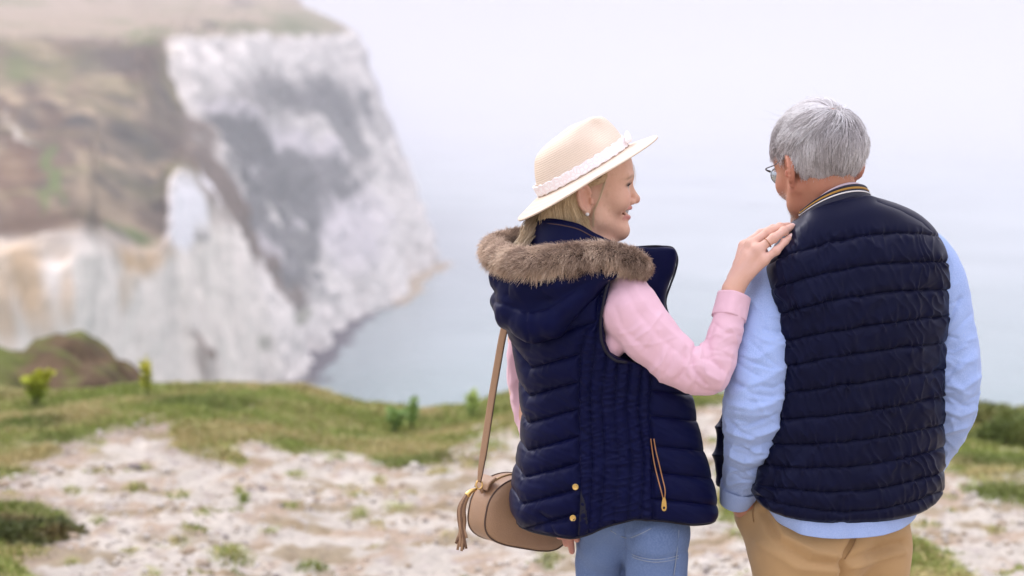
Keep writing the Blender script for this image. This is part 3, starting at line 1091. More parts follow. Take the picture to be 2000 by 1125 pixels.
def wild_plant(px, py, Y, h, spread, c0, c1, nst, label, seed, leafL=.03):
    R = np.random.RandomState(seed)
    p = at(px, py, Y)
    z = gz_at(np.array([p[0]]), np.array([Y]))[0]
    top_z = p[2]
    base = np.array([p[0], Y, z])
    h = max(h, top_z - z)
    root = empty('wild_plant', base, label, 'plant', 'wild plants along the cliff edge')
    lb, ld = [], []
    for k in range(nst):
        off = R.normal(size=2) * spread * .5
        hh = h * (0.72 + .28 * R.rand()) if k else h
        C = curve([base + np.array([off[0] * .15, off[1] * .15, -.02]), base + np.array([off[0] * .5, off[1] * .5, hh * .5]), base + np.array([off[0], off[1], hh * .95])], 8)
        V, F = tube(C, np.linspace(.006, .0025, 8), 5)
        mesh('stem', V, F, stem_mat, root)
        m = 46
        t = .35 + .65 * R.rand(m) ** .7
        q = np.stack([np.interp(t, np.linspace(0, 1, 8), C[:, i]) for i in range(3)], 1)
        lb.append(q + R.normal(size=(m, 3)) * .006)
        dd = R.normal(size=(m, 3))
        dd[:, 2] = np.abs(dd[:, 2]) * .6
        ld.append(dd)
    lb, ld = np.concatenate(lb), np.concatenate(ld)
    n = len(lb)
    V, F = leaf_geo(lb, ld, leafL * (.6 + .8 * R.rand(n)), leafL * .3 * (.7 + .6 * R.rand(n)), R)
    t = np.clip((lb[:, 2] - base[2]) / h, 0, 1)[:, None]
    cc = lerp(np.array(c0), np.array(c1), t) * (.75 + .5 * R.rand(n, 1))
    o = mesh('foliage', V, F, leaf_mat, root, smooth=False, col=np.repeat(cc, 5, 0))


LG, YG = (0.07, 0.16, 0.02), (0.52, 0.52, 0.05)
wild_plant(66, 720, 14.4, .12, .09, (0.12, 0.24, 0.03), YG, 6, 'yellow topped leafy plant at the left end of the turf beside the brown bank', 1, .05)
wild_plant(286, 702, 14.4, .12, .05, (0.22, 0.30, 0.04), (0.66, 0.62, 0.10), 4, 'thin yellow flowering plant standing against the white cliff', 2, .04)
wild_plant(768, 790, 14.4, .07, .10, (0.17, 0.30, 0.08), (0.30, 0.44, 0.14), 4, 'fresh green plant in the dip of the turf, fuller of the two there', 3, .042)
wild_plant(803, 778, 14.5, .08, .04, (0.17, 0.30, 0.08), (0.30, 0.44, 0.14), 3, 'narrow upright green sprig beside the fuller plant in the dip', 4, .038)
wild_plant(920, 765, 14.6, .07, .05, (0.30, 0.44, 0.12), (0.50, 0.60, 0.20), 3, 'faint pale green sprig on the slope near the bag strap', 5, .04)


def shrub(px, py, Y, rx, ry, rz, n, label, seed, c0, c1):
    R = np.random.RandomState(seed)
    p = at(px, py, Y)
    z = gz_at(np.array([p[0]]), np.array([Y]))[0]
    root = empty('shrub', (p[0], Y, z), label, 'shrub')
    for k in range(9):
        a = R.rand() * 6.28
        C = curve([(p[0], Y, z - .03), (p[0] + math.cos(a) * rx * .3, Y + math.sin(a) * ry * .3, z + rz * .4), (p[0] + math.cos(a) * rx * .7, Y + math.sin(a) * ry * .7, z + rz * (.5 + .4 * R.rand()))], 8)
        V, F = tube(C, np.linspace(.012, .004, 8), 5)
        mesh('branch', V, F, plain('branch_bark', (.09, .06, .04), rough=.9) if k == 0 else bpy.data.materials['branch_bark'], root)
    d = R.normal(size=(n, 3))
    d /= np.linalg.norm(d, axis=1)[:, None]
    d[:, 2] = np.abs(d[:, 2])
    rr = R.rand(n) ** .45
    lump = 1 + .35 * noise3(d * 2.3 + seed)
    q = d * (rr * lump)[:, None] * np.array([rx, ry, rz]) + np.array([p[0], Y, z])
    keep = noise3(q * 7.0) > -.28
    q, d = q[keep], d[keep]
    n = len(q)
    V, F = leaf_geo(q, d + R.normal(size=(n, 3)) * .8, .022 + .02 * R.rand(n), .007 + .006 * R.rand(n), R)
    cc = lerp(np.array(c0), np.array(c1), sstep(-.3, .6, noise3(q * 5))[:, None]) * (.7 + .6 * R.rand(n, 1))
    mesh('foliage', V, F, leaf_mat, root, smooth=False, col=np.repeat(cc, 5, 0))


shrub(2010, 850, 13.6, .34, .35, .17, 7000, 'dark green low shrub on the turf at the right edge', 21, (.13, .17, .04), (.26, .28, .08))
shrub(1900, 800, 14.6, .34, .3, .11, 5000, 'pale olive tussock behind the man on the right', 22, (.16, .19, .05), (.30, .29, .10))
shrub(15, 1045, 9.9, .30, .28, .045, 5000, 'dark weedy clump in the bottom left corner of the path', 23, (.09, .11, .03), (.22, .17, .07))

# ---- haze: the misty air between the couple and the headland
hz = mesh('haze', [(x, y, z) for z in (SEA_Z - 1.5, 190.0) for y in (-400.0, SEA + 100) for x in (-SEA - 100, SEA + 100)],
          np.array([[0, 2, 3, 1], [4, 5, 7, 6], [0, 1, 5, 4], [2, 6, 7, 3], [0, 4, 6, 2], [1, 3, 7, 5]]), None, smooth=False)
hm = bpy.data.materials.new('sea_mist')
hm.use_nodes = True
hn = hm.node_tree.nodes
hn.clear()
ho = hn.new('ShaderNodeOutputMaterial')
hv = hn.new('ShaderNodeVolumePrincipled')
hv.inputs['Color'].default_value = (0.84, 0.825, 0.86, 1)
hv.inputs['Density'].default_value = 0.00039
hv.inputs['Anisotropy'].default_value = 0.2
hm.node_tree.links.new(hv.outputs[0], ho.inputs['Volume'])
hz.data.materials.append(hm)
tag(hz, 'pale mist over the sea', 'haze', kind='stuff')
# ================================================================== PEOPLE: shared builders
def loft(rows, nu, nv, shear=0.0, dip=None, close_top=False):
    """horizontal rings: rows (y_left, x_left, y_right, x_right, depth, half_depth, exponent) in photo pixels / metres.
    Returns points [nv][nu] (ring angle 0 = right silhouette, quarter turn = nearest to the camera)."""
    R = np.asarray(rows, float)
    t = np.arange(len(R))
    ts = np.concatenate([[0], np.cumsum(np.hypot(np.diff(R[:, 0] + R[:, 2]) / 2, np.diff(R[:, 3] - R[:, 1]) / 2))])
    q = spline(np.linspace(0, ts[-1], nv), ts, R)
    yl, xl, yr, xr, dy, b, n = [q[:, i][:, None] for i in range(7)]
    a = np.linspace(0, 2 * np.pi, nu, endpoint=False)[None, :]
    c, s = np.cos(a), np.sin(a)
    ex = np.sign(c) * np.abs(c) ** (2 / n)
    ey = np.sign(s) * np.abs(s) ** (2 / n)
    px = (xl + xr) / 2 + (xr - xl) / 2 * ex
    py = yl + (yr - yl) * (ex + 1) / 2
    dm = dy + shear * (px - (xl + xr) / 2) / 1000.0
    P = at(px, py, D + dm)
    P[..., 1] -= b * ey
    if dip is not None:
        dp = np.interp(np.linspace(0, ts[-1], nv), ts, dip)[:, None]
        P[..., 2] -= dp * np.maximum(ey, 0) ** 1.5
    return P


def outward(P):
    n = grid_normals(P, True)
    c = P.mean(1, keepdims=True)
    if ((P - c) * n).sum() < 0:
        n = -n
    return n


def closed_faces(nv, nu, P, cap0=True, cap1=True):
    V = P.reshape(-1, 3)
    F = [grid_faces(nv, nu, True)[:, ::-1]]
    j = np.arange(nu)
    if cap0:
        V = np.concatenate([V, P[0].mean(0)[None]])
        F.append(np.stack([j, (j + 1) % nu, np.full(nu, len(V) - 1)], -1))
    if cap1:
        V = np.concatenate([V, P[-1].mean(0)[None]])
        F.append(np.stack([(nv - 1) * nu + (j + 1) % nu, (nv - 1) * nu + j, np.full(nu, len(V) - 1)], -1))
    return V, F


def puff(d, w, H, crease=0.0015, cw=2.2):
    """quilted filling: d px to the nearest seam, w px half channel"""
    x = np.clip(d / w, 0, 1)
    return H * (1 - (1 - x) ** 2.4) - crease * np.exp(-(d / cw) ** 2)


def sleeve(pts, nv, nu, amp, seed, fold=32.0, creases=None):
    """cloth tube along pts (px, py, depth, radius_px); amp: fold height (m) per control point"""
    A = np.array([[*pp(a, b, d), r / 1000.0, m] for (a, b, d, r), m in zip(pts, amp)])
    C = curve(A, nv)
    T, N, B = frames(C[:, :3])
    s = np.concatenate([[0], np.cumsum(np.linalg.norm(np.diff(C[:, :3], axis=0), axis=1))])
    a = np.linspace(0, 2 * np.pi, nu, endpoint=False)
    dirs = np.cos(a)[None, :, None] * N[:, None] + np.sin(a)[None, :, None] * B[:, None]
    tw = s[:, None] + 0.012 * np.sin(a[None] * 1.0 + seed) + 0.010 * np.sin(2 * a[None] + 2.1 * seed + s[:, None] * 20)
    Q = np.stack([np.broadcast_to(tw * fold, (nv, nu)), np.broadcast_to(np.cos(a)[None] * 1.15, (nv, nu)) + seed, np.broadcast_to(np.sin(a)[None] * 1.15, (nv, nu))], -1)
    f = noise3(Q)
    f = np.sign(f) * np.abs(f) ** 0.8
    Q2 = Q.copy()
    Q2[..., 0] *= 2.1
    f2 = noise3(Q2 + 31.0)
    Q3 = Q * np.array([.35, 1, 1])
    rg = (1 - np.minimum(np.abs(f) * 1.9, 1)) ** 1.6
    d = C[:, 4][:, None] * (1.15 * rg - .45 + .5 * f2) + 0.004 * noise3(Q3 + 7)
    r = C[:, 3][:, None] + d
    P = C[:, None, :3] + dirs * r[..., None]
    if creases:
        qx, qy = proj(P)
        facing = np.clip(-dirs[..., 1] * 1.3, 0, 1)
        for pl_, w_, h_ in creases:
            P = P + dirs * (facing * h_ * np.exp(-(line_dist(qx, qy, pl_) / w_) ** 1.35))[..., None]
    return P, C


def surf(P, px, py, off=0.0):
    """world point of the grid P (near side) seen at photo pixel (px, py), lifted off towards the camera"""
    Q = P.reshape(-1, 3)
    qx, qy = proj(Q)
    d = np.hypot(qx - px, qy - py)
    m = d < max(4.0, d.min() + 2.0)
    q = Q[m]
    Yn = q[q[:, 1] < q[:, 1].min() + .03][:, 1].mean()
    return at(px, py, Yn - off)


def vert_normals(V, F):
    e1 = V[F[:, 2]] - V[F[:, 0]]
    e2 = V[F[:, 3]] - V[F[:, 1]]
    fn = np.cross(e1, e2)
    vn = np.zeros_like(V)
    for i in range(4):
        for k in range(3):
            vn[:, k] += np.bincount(F[:, i], fn[:, k], len(V))
    vn /= np.linalg.norm(vn, axis=1)[:, None] + 1e-12
    if ((V - V.mean(0)) * vn).sum() < 0:
        vn = -vn
    return vn


def ridge(x, y, pts, w, hgt):
    return hgt * np.exp(-(line_dist(x, y, pts) / w) ** 1.35)


def sheet(A, B, th, n=60, m=14):
    """thick cloth sheet between two control polylines (world points)"""
    a, b = curve(A, n), curve(B, n)
    t = np.linspace(0, 1, m)[:, None, None]
    P = a[None] * (1 - t) + b[None] * t
    nrm_ = grid_normals(P)
    top_, bot = P + nrm_ * th / 2, P - nrm_ * th / 2
    ring = np.concatenate([top_, bot[::-1]])                # wraps over the long edges
    V = ring.reshape(-1, 3)
    f = grid_faces(2 * m, n)
    last = np.stack([(2 * m - 1) * n + np.arange(n - 1), (2 * m - 1) * n + np.arange(1, n), np.arange(1, n), np.arange(n - 1)], -1)
    k = np.arange(m - 1)
    e0 = np.stack([k * n, (k + 1) * n, (2 * m - 2 - k) * n, (2 * m - 1 - k) * n], -1)
    e1 = np.stack([k * n + n - 1, (2 * m - 1 - k) * n + n - 1, (2 * m - 2 - k) * n + n - 1, (k + 1) * n + n - 1], -1)
    return V, [f, last, e0, e1]


def head_field(Fd, M, fem=False):
    """skull, face, ears and neck root in the head frame (x right, y forward, z up, origin between the ear canals)"""
    ez = -.020 if fem else 0.0                                                # ear height
    mz = .007 if fem else 0.0                                                 # mouth and chin lift
    Fd.ell((0, -0.008, 0.048), (0.0745, 0.096, 0.083), .01, M=M)
    Fd.ell((0, 0.050, 0.045), (0.060, 0.048, 0.052), .03, M=M)                # forehead
    Fd.ell((0, 0.040, -0.012), (0.056 if fem else 0.060, 0.055, 0.066), .03, M=M)               # mid face
    for s in (-1, 1):
        Fd.cone((s * (.051 if fem else .055), .008, -.030), (s * (.040 if fem else .045), .030, -.062), .020, .017, .02, M=M)      # jaw angle
        Fd.cone((s * .045, .030, -.062), (s * .010, .078, -.088 + mz), .018, .016, .022, M=M)     # jaw line
        Fd.ell((s * .038, .070, -.018), (.022, .022, .022), .024, M=M)         # cheek
        Fd.cone((s * .012, .090, .030), (s * .044, .078, .030), .008, .008, .018, M=M)       # brow
    Fd.ell((0, .082, -.089 + mz), (.020, .017, .016), .018, M=M)                   # chin
    Fd.ell((0, .078, -.050 + mz), (.0235 if fem else .030, .0205, .026), .014, M=M)                    # muzzle
    for s in (-1, 1):
        Fd.ell((s * .032, .101, .013), (.016, .012, .010), .012, 'sub', M=M)   # eye socket
        Fd.ell((s * .031, .078, .012), (.0135, .0135, .0135), .003, M=M)       # eyeball
        Fd.cone((s * .020, .0885, .0185), (s * .042, .082, .0175), .0032, .0030, .003, M=M)  # upper lid
        Fd.cone((s * .021, .089, .0045), (s * .041, .083, .0055), .0028, .0026, .004, M=M)   # lower lid
    nz = 1.0 if fem else 1.12
    Fd.cone((0, .091, .020), (0, .110, -.012), .0065, .0085 * nz, .010, M=M)  # nose
    Fd.ell((0, .1115, -.0165), (.0085 * nz, .0085, .0078), .008, M=M)
    for s in (-1, 1):
        Fd.ell((s * .0115, .1005, -.021), (.0065, .009, .0065), .006, M=M)
        Fd.ell((s * .006, .104, -.0275), (.0032, .005, .003), .002, 'sub', M=M)
    # mouth, lips parted in a smile
    Fd.ell((0, .089, -.0515 + mz), (.0300, .026, .0072 if fem else .003), .002, 'sub', M=M)
    for s in (-1, 1):
        Fd.cone((0, .1005, -.0405 + mz), (s * .012, .0975, -.0405 + mz), .0044, .0040, .003, M=M)
        Fd.cone((s * .012, .0975, -.0405 + mz), (s * .0250, .0830, -.0430 + mz), .0040, .0024, .002, M=M)
        Fd.cone((0, .0975, -.0608 + mz), (s * .012, .0945, -.0592 + mz), .0052, .0044, .003, M=M)
        Fd.cone((s * .012, .0945, -.0592 + mz), (s * .0250, .0825, -.0470 + mz), .0044, .0024, .002, M=M)
        # smile fold
        Fd.cone((s * .021, .096, -.024), (s * .033, .080, -.048), .0016, .0016, .006, 'sub', M=M)
    # ears
    for s in (-1, 1):
        a = rad(16)
        Re = np.array([[1, 0, 0], [0, math.cos(a), -math.sin(a)], [0, math.sin(a), math.cos(a)]])
        b = rad(26) * s
        Rz = np.array([[math.cos(b), -math.sin(b), 0], [math.sin(b), math.cos(b), 0], [0, 0, 1]])
        R_ = Rz @ Re
        ec = np.array([s * .0790, -.010, .004 + ez])
        Fd.ell(ec, (.0075, .0180, .0300), .006, M=M, R=R_)
        Fd.ell((s * .0755, -.001, -.022 + ez), (.0058, .0082, .0105), .006, M=M)                 # lobe
        Fd.ell(ec + R_ @ np.array([s * .0075, .0030, -.002]), (.0075, .0100, .0170), .003, 'sub', M=M, R=R_)
        hel = [ec + R_ @ np.array([s * (.0045 + .002 * math.sin(t * .5)), .0160 * math.cos(t), .0275 * math.sin(t)]) for t in np.linspace(.25, 4.25, 12)]
        Fd.chain(hel, [.0036] * 9 + [.0034, .0032, .003], .003, M=M)                              # rolled rim
        ant = [ec + R_ @ np.array([s * .0040, -.0075 + .0040 * math.cos(t), .0165 * math.sin(t)]) for t in np.linspace(1.6, 4.4, 6)]
        Fd.chain(ant, [.0026] * 6, .003, M=M)                                                     # inner fold
        Fd.cone((s * .0785, .008, -.005 + ez), (s * .0790, .007, .002 + ez), .0044, .0038, .004, M=M)


def skin_mat(name, base, red):
    m, nt, b = new_mat(name)
    N, L = nt.nodes, nt.links
    v = N.new('ShaderNodeVertexColor')
    v.layer_name = 'Col'
    tc = N.new('ShaderNodeTexCoord')
    no = N.new('ShaderNodeTexNoise')
    no.inputs['Scale'].default_value = 38
    no.inputs['Detail'].default_value = 6
    L.new(tc.outputs['Object'], no.inputs['Vector'])
    mr = N.new('ShaderNodeMapRange')
    mr.inputs[1].default_value, mr.inputs[2].default_value = 0.35, 0.7
    mr.inputs[3].default_value, mr.inputs[4].default_value = 0.0, 0.6
    L.new(no.outputs[0], mr.inputs[0])
    mx = N.new('ShaderNodeMix')
    mx.data_type = 'RGBA'
    L.new(mr.outputs[0], mx.inputs[0])
    L.new(v.outputs[0], mx.inputs[6])
    mx.inputs[7].default_value = (*red, 1)
    L.new(mx.outputs[2], b.inputs['Base Color'])
    b.inputs['Roughness'].default_value = 0.55
    b.inputs['Specular IOR Level'].default_value = 0.4
    b.inputs['Subsurface Weight'].default_value = 0.05
    b.inputs['Subsurface Radius'].default_value = (0.010, 0.004, 0.002)
    b.inputs['Subsurface Scale'].default_value = 0.5
    n2_ = N.new('ShaderNodeTexNoise')
    n2_.inputs['Scale'].default_value = 230
    n2_.inputs['Detail'].default_value = 5
    L.new(tc.outputs['Object'], n2_.inputs['Vector'])
    bp = N.new('ShaderNodeBump')
    bp.inputs['Strength'].default_value = 0.5
    bp.inputs['Distance'].default_value = 0.0009
    L.new(n2_.outputs[0], bp.inputs['Height'])
    L.new(bp.outputs[0], b.inputs['Normal'])
    return m


def local(M, V):
    return ((V - M['o']) @ M['R']) / M['s']


def paint_face(V, M, c, lip, brow, fem):
    """colours the skin itself has: lips, brows, lashes, cheeks"""
    L = local(M, V)
    x, y, z = np.abs(L[:, 0]), L[:, 1], L[:, 2]
    mz = .007 if fem else 0.0

    def mix(m, co):
        nonlocal c
        c = c + (np.asarray(co) - c) * np.clip(m, 0, 1)[:, None]
    g = lambda a, s: np.exp(-(a / s) ** 2)
    front = (y > .05) & (np.abs(L).max(1) < .2)
    mix(front * 0.35 * g(x - .042, .02) * g(z + .012, .02), (0.72, 0.30, 0.24))
    mix(front * (y > .075) * 0.45 * g(x, .012) * g(z + .018, .010), (0.72, 0.30, 0.25))
    lipm = front * (y > .080) * (x < .026) * np.maximum(g(z + .0405 - mz, .0042), g(z + .0612 - mz, .0052))
    mix(lipm * 1.1, lip)
    br = front * (y > .052) * sstep(.010, .016, x) * (1 - sstep(.052, .060, x)) * g(z - (.030 + .004 * np.sin((x - .01) / .04 * 3.1)), .0034)
    mix(br * 1.1, brow)
    eye = front * (y > .066) * (y < .094) * g(z - .012, .0058) * sstep(.016, .020, x) * (1 - sstep(.040, .045, x))
    mix(eye * 0.75, (0.62, 0.56, 0.52))
    mix(front * (y > .070) * g(np.hypot(x - .032, z - .012), .0048) * 1.3, (0.03, 0.035, 0.045))
    lid = front * (y > .066) * g(z - .0150, .0038) * sstep(.016, .020, x) * (1 - sstep(.048, .054, x))
    mix(lid * (1.0 if fem else .6), (0.03, 0.02, 0.018))
    ear = (x > .071) * (np.abs(z) < .04) * (np.abs(y) < .04)
    mix(ear * 0.35, (0.68, 0.30, 0.23))
    return c


def hand(Fd, wrist, knuckles, tips_chain, rs, thumb, k=.006):
    """palm from the wrist to four knuckles, four bent fingers, a thumb from the palm's side"""
    w = np.asarray(wrist, float)
    for kn, r in zip(knuckles, rs):
        kn = np.asarray(kn, float)
        Fd.cone(w + (kn - w) * .14, kn, r * 1.6, r * 1.22, .008)
    for kn, ch, r in zip(knuckles, tips_chain, rs):
        pts = [np.asarray(kn, float)] + [np.asarray(c, float) for c in ch]
        rr = [r * 1.12, r * 1.02, r * .94, r * .80][:len(pts)]
        Fd.chain(pts, rr, .004)
        for p, r_ in zip(pts[1:-1], rr[1:-1]):
            Fd.ell(p, (r_ * 1.06,) * 3, .004)
    Fd.chain([np.asarray(c, float) for c in thumb[0]], thumb[1], .008)


def rand_creases(path, lo, hi, n, seed, hgt=.0032):
    """fine slanting cloth creases across a sleeve path [(px, py, depth, r)...] between fractions lo..hi"""
    R = np.random.RandomState(seed)
    A = curve(np.array(path, float)[:, [0, 1, 3]], 60)
    out = []
    for k in range(n):
        i = int((lo + (hi - lo) * (k + .6 * R.rand()) / n) * 58)
        t = A[i + 1, :2] - A[i, :2]
        t = t / (np.linalg.norm(t) + 1e-6)
        nn = np.array([-t[1], t[0]])
        sl = R.normal() * .45
        d = nn + t * sl
        r = A[i, 2]
        a, b = sorted(R.uniform(-.95, .95, 2))
        if b - a < .6:
            a, b = a - .35, b + .35
        m = A[i, :2] + d * r * (a + b) / 2 + t * R.uniform(3, 9)
        out.append(([tuple(A[i, :2] + d * r * a), tuple(m), tuple(A[i, :2] + d * r * b)], R.uniform(2.4, 4.6), hgt * R.uniform(.5, 1.1) * (1 if R.rand() < .6 else -1)))
    return out
# ================================================================== MAN
MAN_BASE = np.array([0.66, D, 0.0])
MAN_BASE[2] = gz_at(np.array([MAN_BASE[0]]), np.array([MAN_BASE[1]]))[0]
man = empty('person', MAN_BASE, 'grey haired man in glasses, navy quilted vest, pale blue shirt and tan trousers', 'person')

navy_m = cloth('navy_nylon', (0.0024, 0.0031, 0.0185), var=.12, rough=.40, weave=1500, bump=.06, big=14, spec=.15, tint=(.6, .66, 1.0))
navy_knit = cloth('navy_rib_knit', (0.012, 0.013, 0.030), var=.15, rough=.8, weave=700, bump=.5, sheen=.1)
shirt_m = cloth('blue_chambray', (0.33, 0.45, 0.76), var=.07, rough=.85, weave=700, bump=.6, sheen=.15, big=20, mottle=(0.38, 0.50, 0.80), mscale=420)
chino_m = cloth('tan_chino', (0.47, 0.30, 0.14), var=.08, rough=.85, weave=1100, bump=.25, sheen=.1, big=10)
gold_knit = cloth('gold_knit', (0.40, 0.215, 0.04), var=.15, rough=.7, weave=900, bump=.5)
white_knit = cloth('white_knit', (0.80, 0.78, 0.76), var=.06, rough=.8, weave=900, bump=.4)

# ---- body (skin): one continuous surface
fm = np.array([-math.sin(rad(28)), math.cos(rad(28)), -0.20])
rollm = np.array([-0.04, 0.0, 1.0])
MH = frame(pp(1603, 333, .02), fm, rollm, .965)
hx, hy, hz_ = MH['o']
Fd = Field(axis([(.30, hx - .125, .012), (hx - .125, hx + .125, .0021), (hx + .125, 1.0, .012)]),
           axis([(D - .30, hy - .13, .012), (hy - .13, hy + .135, .0021), (hy + .135, D + .30, .012)]),
           axis([(-.02, hz_ - .16, .012), (hz_ - .16, hz_ + .145, .0021)]))
head_field(Fd, MH)
neck0 = xf(MH, (0, -.016, -.030))
neck1 = pp(1630, 425, .022)
Fd.cone(neck0, neck1, .0525, .053, .02)
Fd.cone(xf(MH, (0, .02, -.06)), pp(1605, 430, .06), .040, .045, .03)
Fd.cone(neck1, pp(1655, 600, .03), .050, .10, .03)
Fd.cone(pp(1660, 560, .02), pp(1660, 900, .02), .11, .11, .03)
Fd.cone(pp(1565, 505, -.03), pp(1750, 480, .06), .05, .05, .03)
for ch, rr in (([pp(1550, 530, -.02), pp(1505, 600, -.055), pp(1480, 740, -.118), pp(1470, 800, -.120), pp(1453, 930, -.047), pp(1450, 972, -.015), pp(1476, 1015, .0)], [.034, .034, .034, .034, .028, .027, .030]),
               ([pp(1812, 500, .08), pp(1862, 740, .03), pp(1820, 895, .12), pp(1780, 960, .15)], [.04, .036, .03, .03])):
    Fd.chain(ch, rr, .02)
for lx, dy in ((1562, -.05), (1690, .05)):
    hip = pp(lx, 1060, dy)
    Fd.cone(pp(1640, 960, .0), hip, .10, .07, .03)
    kn = np.array([hip[0], hip[1] + .01, .50])
    an = np.array([hip[0], hip[1] - .01, .09])
    Fd.chain([hip, kn, an, an + np.array([-.05, .13, -.03])], [.07, .052, .038, .035], .02)
V, F = Fd.mesh()
V = smooth_mesh(V, F, 1, .4)
SKM = np.array((0.50, 0.235, 0.145))
c = np.broadcast_to(SKM, V.shape).copy()
c = paint_face(V, MH, c, (0.45, 0.17, 0.14), (0.45, 0.42, 0.40), False)
L_ = local(MH, V)
st = sstep(.035, .06, L_[:, 1]) * sstep(-.02, -.05, L_[:, 2]) * (np.abs(L_[:, 0]) < .08) * (L_[:, 2] > -.12) * (L_[:, 1] < .13)
c = lerp(c, np.array((0.55, 0.42, 0.36)), (st * .6)[:, None])
body = mesh('body', V, F, skin_mat('man_skin', SKM, (0.46, 0.18, 0.11)), man, col=np.clip(c, 0, 1))

# ---- grey hair: strands flowing from the crown
hair_grey = plain('grey_hair', (.5, .5, .5), rough=.45, spec=.5, vcol=True)


def scalp(d):
    """point of the skull below direction d (unit, head frame)"""
    C = np.array([0, -.006, .045])
    r = np.array([.0755, .0975, .0845])
    t = 1 / np.sqrt(((d / r) ** 2).sum(-1, keepdims=True))
    return C + d * t


def man_hair():
    R = np.random.RandomState(8)
    n = 60000
    d = R.normal(size=(n, 3))
    d /= np.linalg.norm(d, axis=1)[:, None]
    p = scalp(d)
    az = np.arctan2(np.abs(p[:, 0]), -p[:, 1])            # 0 = back, pi = front
    line = np.interp(az, [0, .55, 1.0, 1.35, 1.6, 1.9, 2.3, 3.2], [-.022, -.020, -.012, .026, .042, .030, .070, .080])
    keep = p[:, 2] > line + .004 * R.normal(size=n)
    d, p = d[keep][:15000], p[keep][:15000]
    n = len(d)
    crown = np.array([.012, -.60, .80])
    crown /= np.linalg.norm(crown)
    K = 9
    back = d @ crown
    flow = d - crown                                       # away from the whorl
    P = np.zeros((n, K, 3))
    cur = d.copy()
    side = np.cross(d, crown)
    Ln = np.where(p[:, 2] > .075, .055, .048) * (.55 + .7 * R.rand(n)) * (1 + .35 * noise3(p * 70 + 9))
    az_ = np.arctan2(np.abs(p[:, 0]), -p[:, 1])
    Ln = Ln * np.interp(p[:, 2], [-.03, .01, .05], [.42, .75, 1.0])
    Ln = Ln * (1 - .72 * sstep(1.05, 1.35, az_) * (1 - sstep(.055, .095, p[:, 2])))
    cl = noise3(p * 48)[:, None] * .8 + .16 * R.normal(size=(n, 1))
    top = sstep(.06, .10, p[:, 2])
    step = Ln / (K - 1)
    lift0 = .004 + .009 * sstep(.0, .08, p[:, 2]) * (.6 + .8 * R.rand(n)) + .004 * noise3(p * 40)
    for k in range(K):
        s = k / (K - 1)
        h = .002 + lift0 * math.sin(min(s * 1.6, 1.57)) + .004 * s * noise3(p * 60 + 5) + .008 * s * s * (R.rand(n) < .015)
        q = scalp(cur)
        P[:, k] = q + cur * h[:, None]
        t = cur - crown * 1.0
        t = t - cur * (t * cur).sum(1, keepdims=True)
        t /= np.linalg.norm(t, axis=1)[:, None] + 1e-6
        dn = np.array([0, -.05, -1.0]) - cur * (cur @ np.array([0, -.05, -1.0]))[:, None]
        fw = np.array([-.75, .6, 0]) - cur * (cur @ np.array([-.75, .6, 0]))[:, None]
        sd = np.cross(cur, t)
        v = t * .9 + dn * .75 * (1 - .8 * top[:, None]) + fw * .8 * top[:, None] + sd * (cl * .55)
        v /= np.linalg.norm(v, axis=1)[:, None] + 1e-9
        cur = cur + v * (step / .09)[:, None]
        cur /= np.linalg.norm(cur, axis=1)[:, None]
    W = np.array([xf(MH, a) for a in P.reshape(-1, 3)]).reshape(P.shape) if False else MH['o'] + MH['s'] * (P @ MH['R'].T)
    t = R.rand(n, 1)
    clump = sstep(-.4, .5, noise3(p * 38 + 3))[:, None]
    c0 = lerp(np.array((.40, .375, .375)), np.array((.92, .89, .90)), sstep(.1, .95, .6 * t + .55 * clump))
    c1 = c0 * 1.12 + .02
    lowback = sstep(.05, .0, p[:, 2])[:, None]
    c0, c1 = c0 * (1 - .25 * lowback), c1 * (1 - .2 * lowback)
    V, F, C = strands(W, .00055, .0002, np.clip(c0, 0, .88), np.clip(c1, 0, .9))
    # stray hairs standing off the top left of the head
    m = 26
    ds = np.array([-.5, .2, .9]) + .45 * R.normal(size=(m, 3))
    ds /= np.linalg.norm(ds, axis=1)[:, None]
    q = scalp(ds)
    tt = np.linspace(0, 1, 9)[None, :, None]
    w = R.normal(size=(m, 1, 3)) * .35 + np.array([-.7, .5, .2])
    S = q[:, None] + ds[:, None] * (.006 + .030 * tt * (R.rand(m, 1, 1))) + w * .03 * tt ** 1.6
    S = MH['o'] + MH['s'] * S @ MH['R'].T
    V2, F2, C2 = strands(S, .0002, .00008, np.array((.55, .53, .54)))
    V, F, C = join([(V, F, C), (V2, F2, C2)])
    h = mesh('hair', V, F, hair_grey, man, col=C)
    # under layer so that little scalp shows except at the crown
    th = np.linspace(.02, 2.05, 46)
    ph = np.linspace(0, 2 * np.pi, 90, endpoint=False)
    Tq, Pq = np.meshgrid(th, ph, indexing='ij')
    dd = np.stack([np.sin(Tq) * np.cos(Pq), np.sin(Tq) * np.sin(Pq), np.cos(Tq)], -1)
    az = np.arctan2(np.abs(dd[..., 0]), -dd[..., 1])
    pz = scalp(dd.reshape(-1, 3)).reshape(dd.shape)
    line = np.interp(az, [0, .55, 1.0, 1.35, 1.6, 1.9, 2.3, 3.2], [-.010, -.008, .000, .030, .044, .022, .074, .086])
    f = grid_faces(46, 90, True)
    q = pz + dd * (.0042 + .002 * noise3(pz * 60))[..., None]
    ok = (pz[..., 2] > line).reshape(-1)[f].all(1) & ((dd @ crown) < .988).reshape(-1)[f].all(1)
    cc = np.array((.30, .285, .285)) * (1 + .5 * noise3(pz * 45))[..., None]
    q = MH['o'] + MH['s'] * q.reshape(-1, 3) @ MH['R'].T
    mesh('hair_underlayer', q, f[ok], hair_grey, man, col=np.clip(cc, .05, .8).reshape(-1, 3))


man_hair()

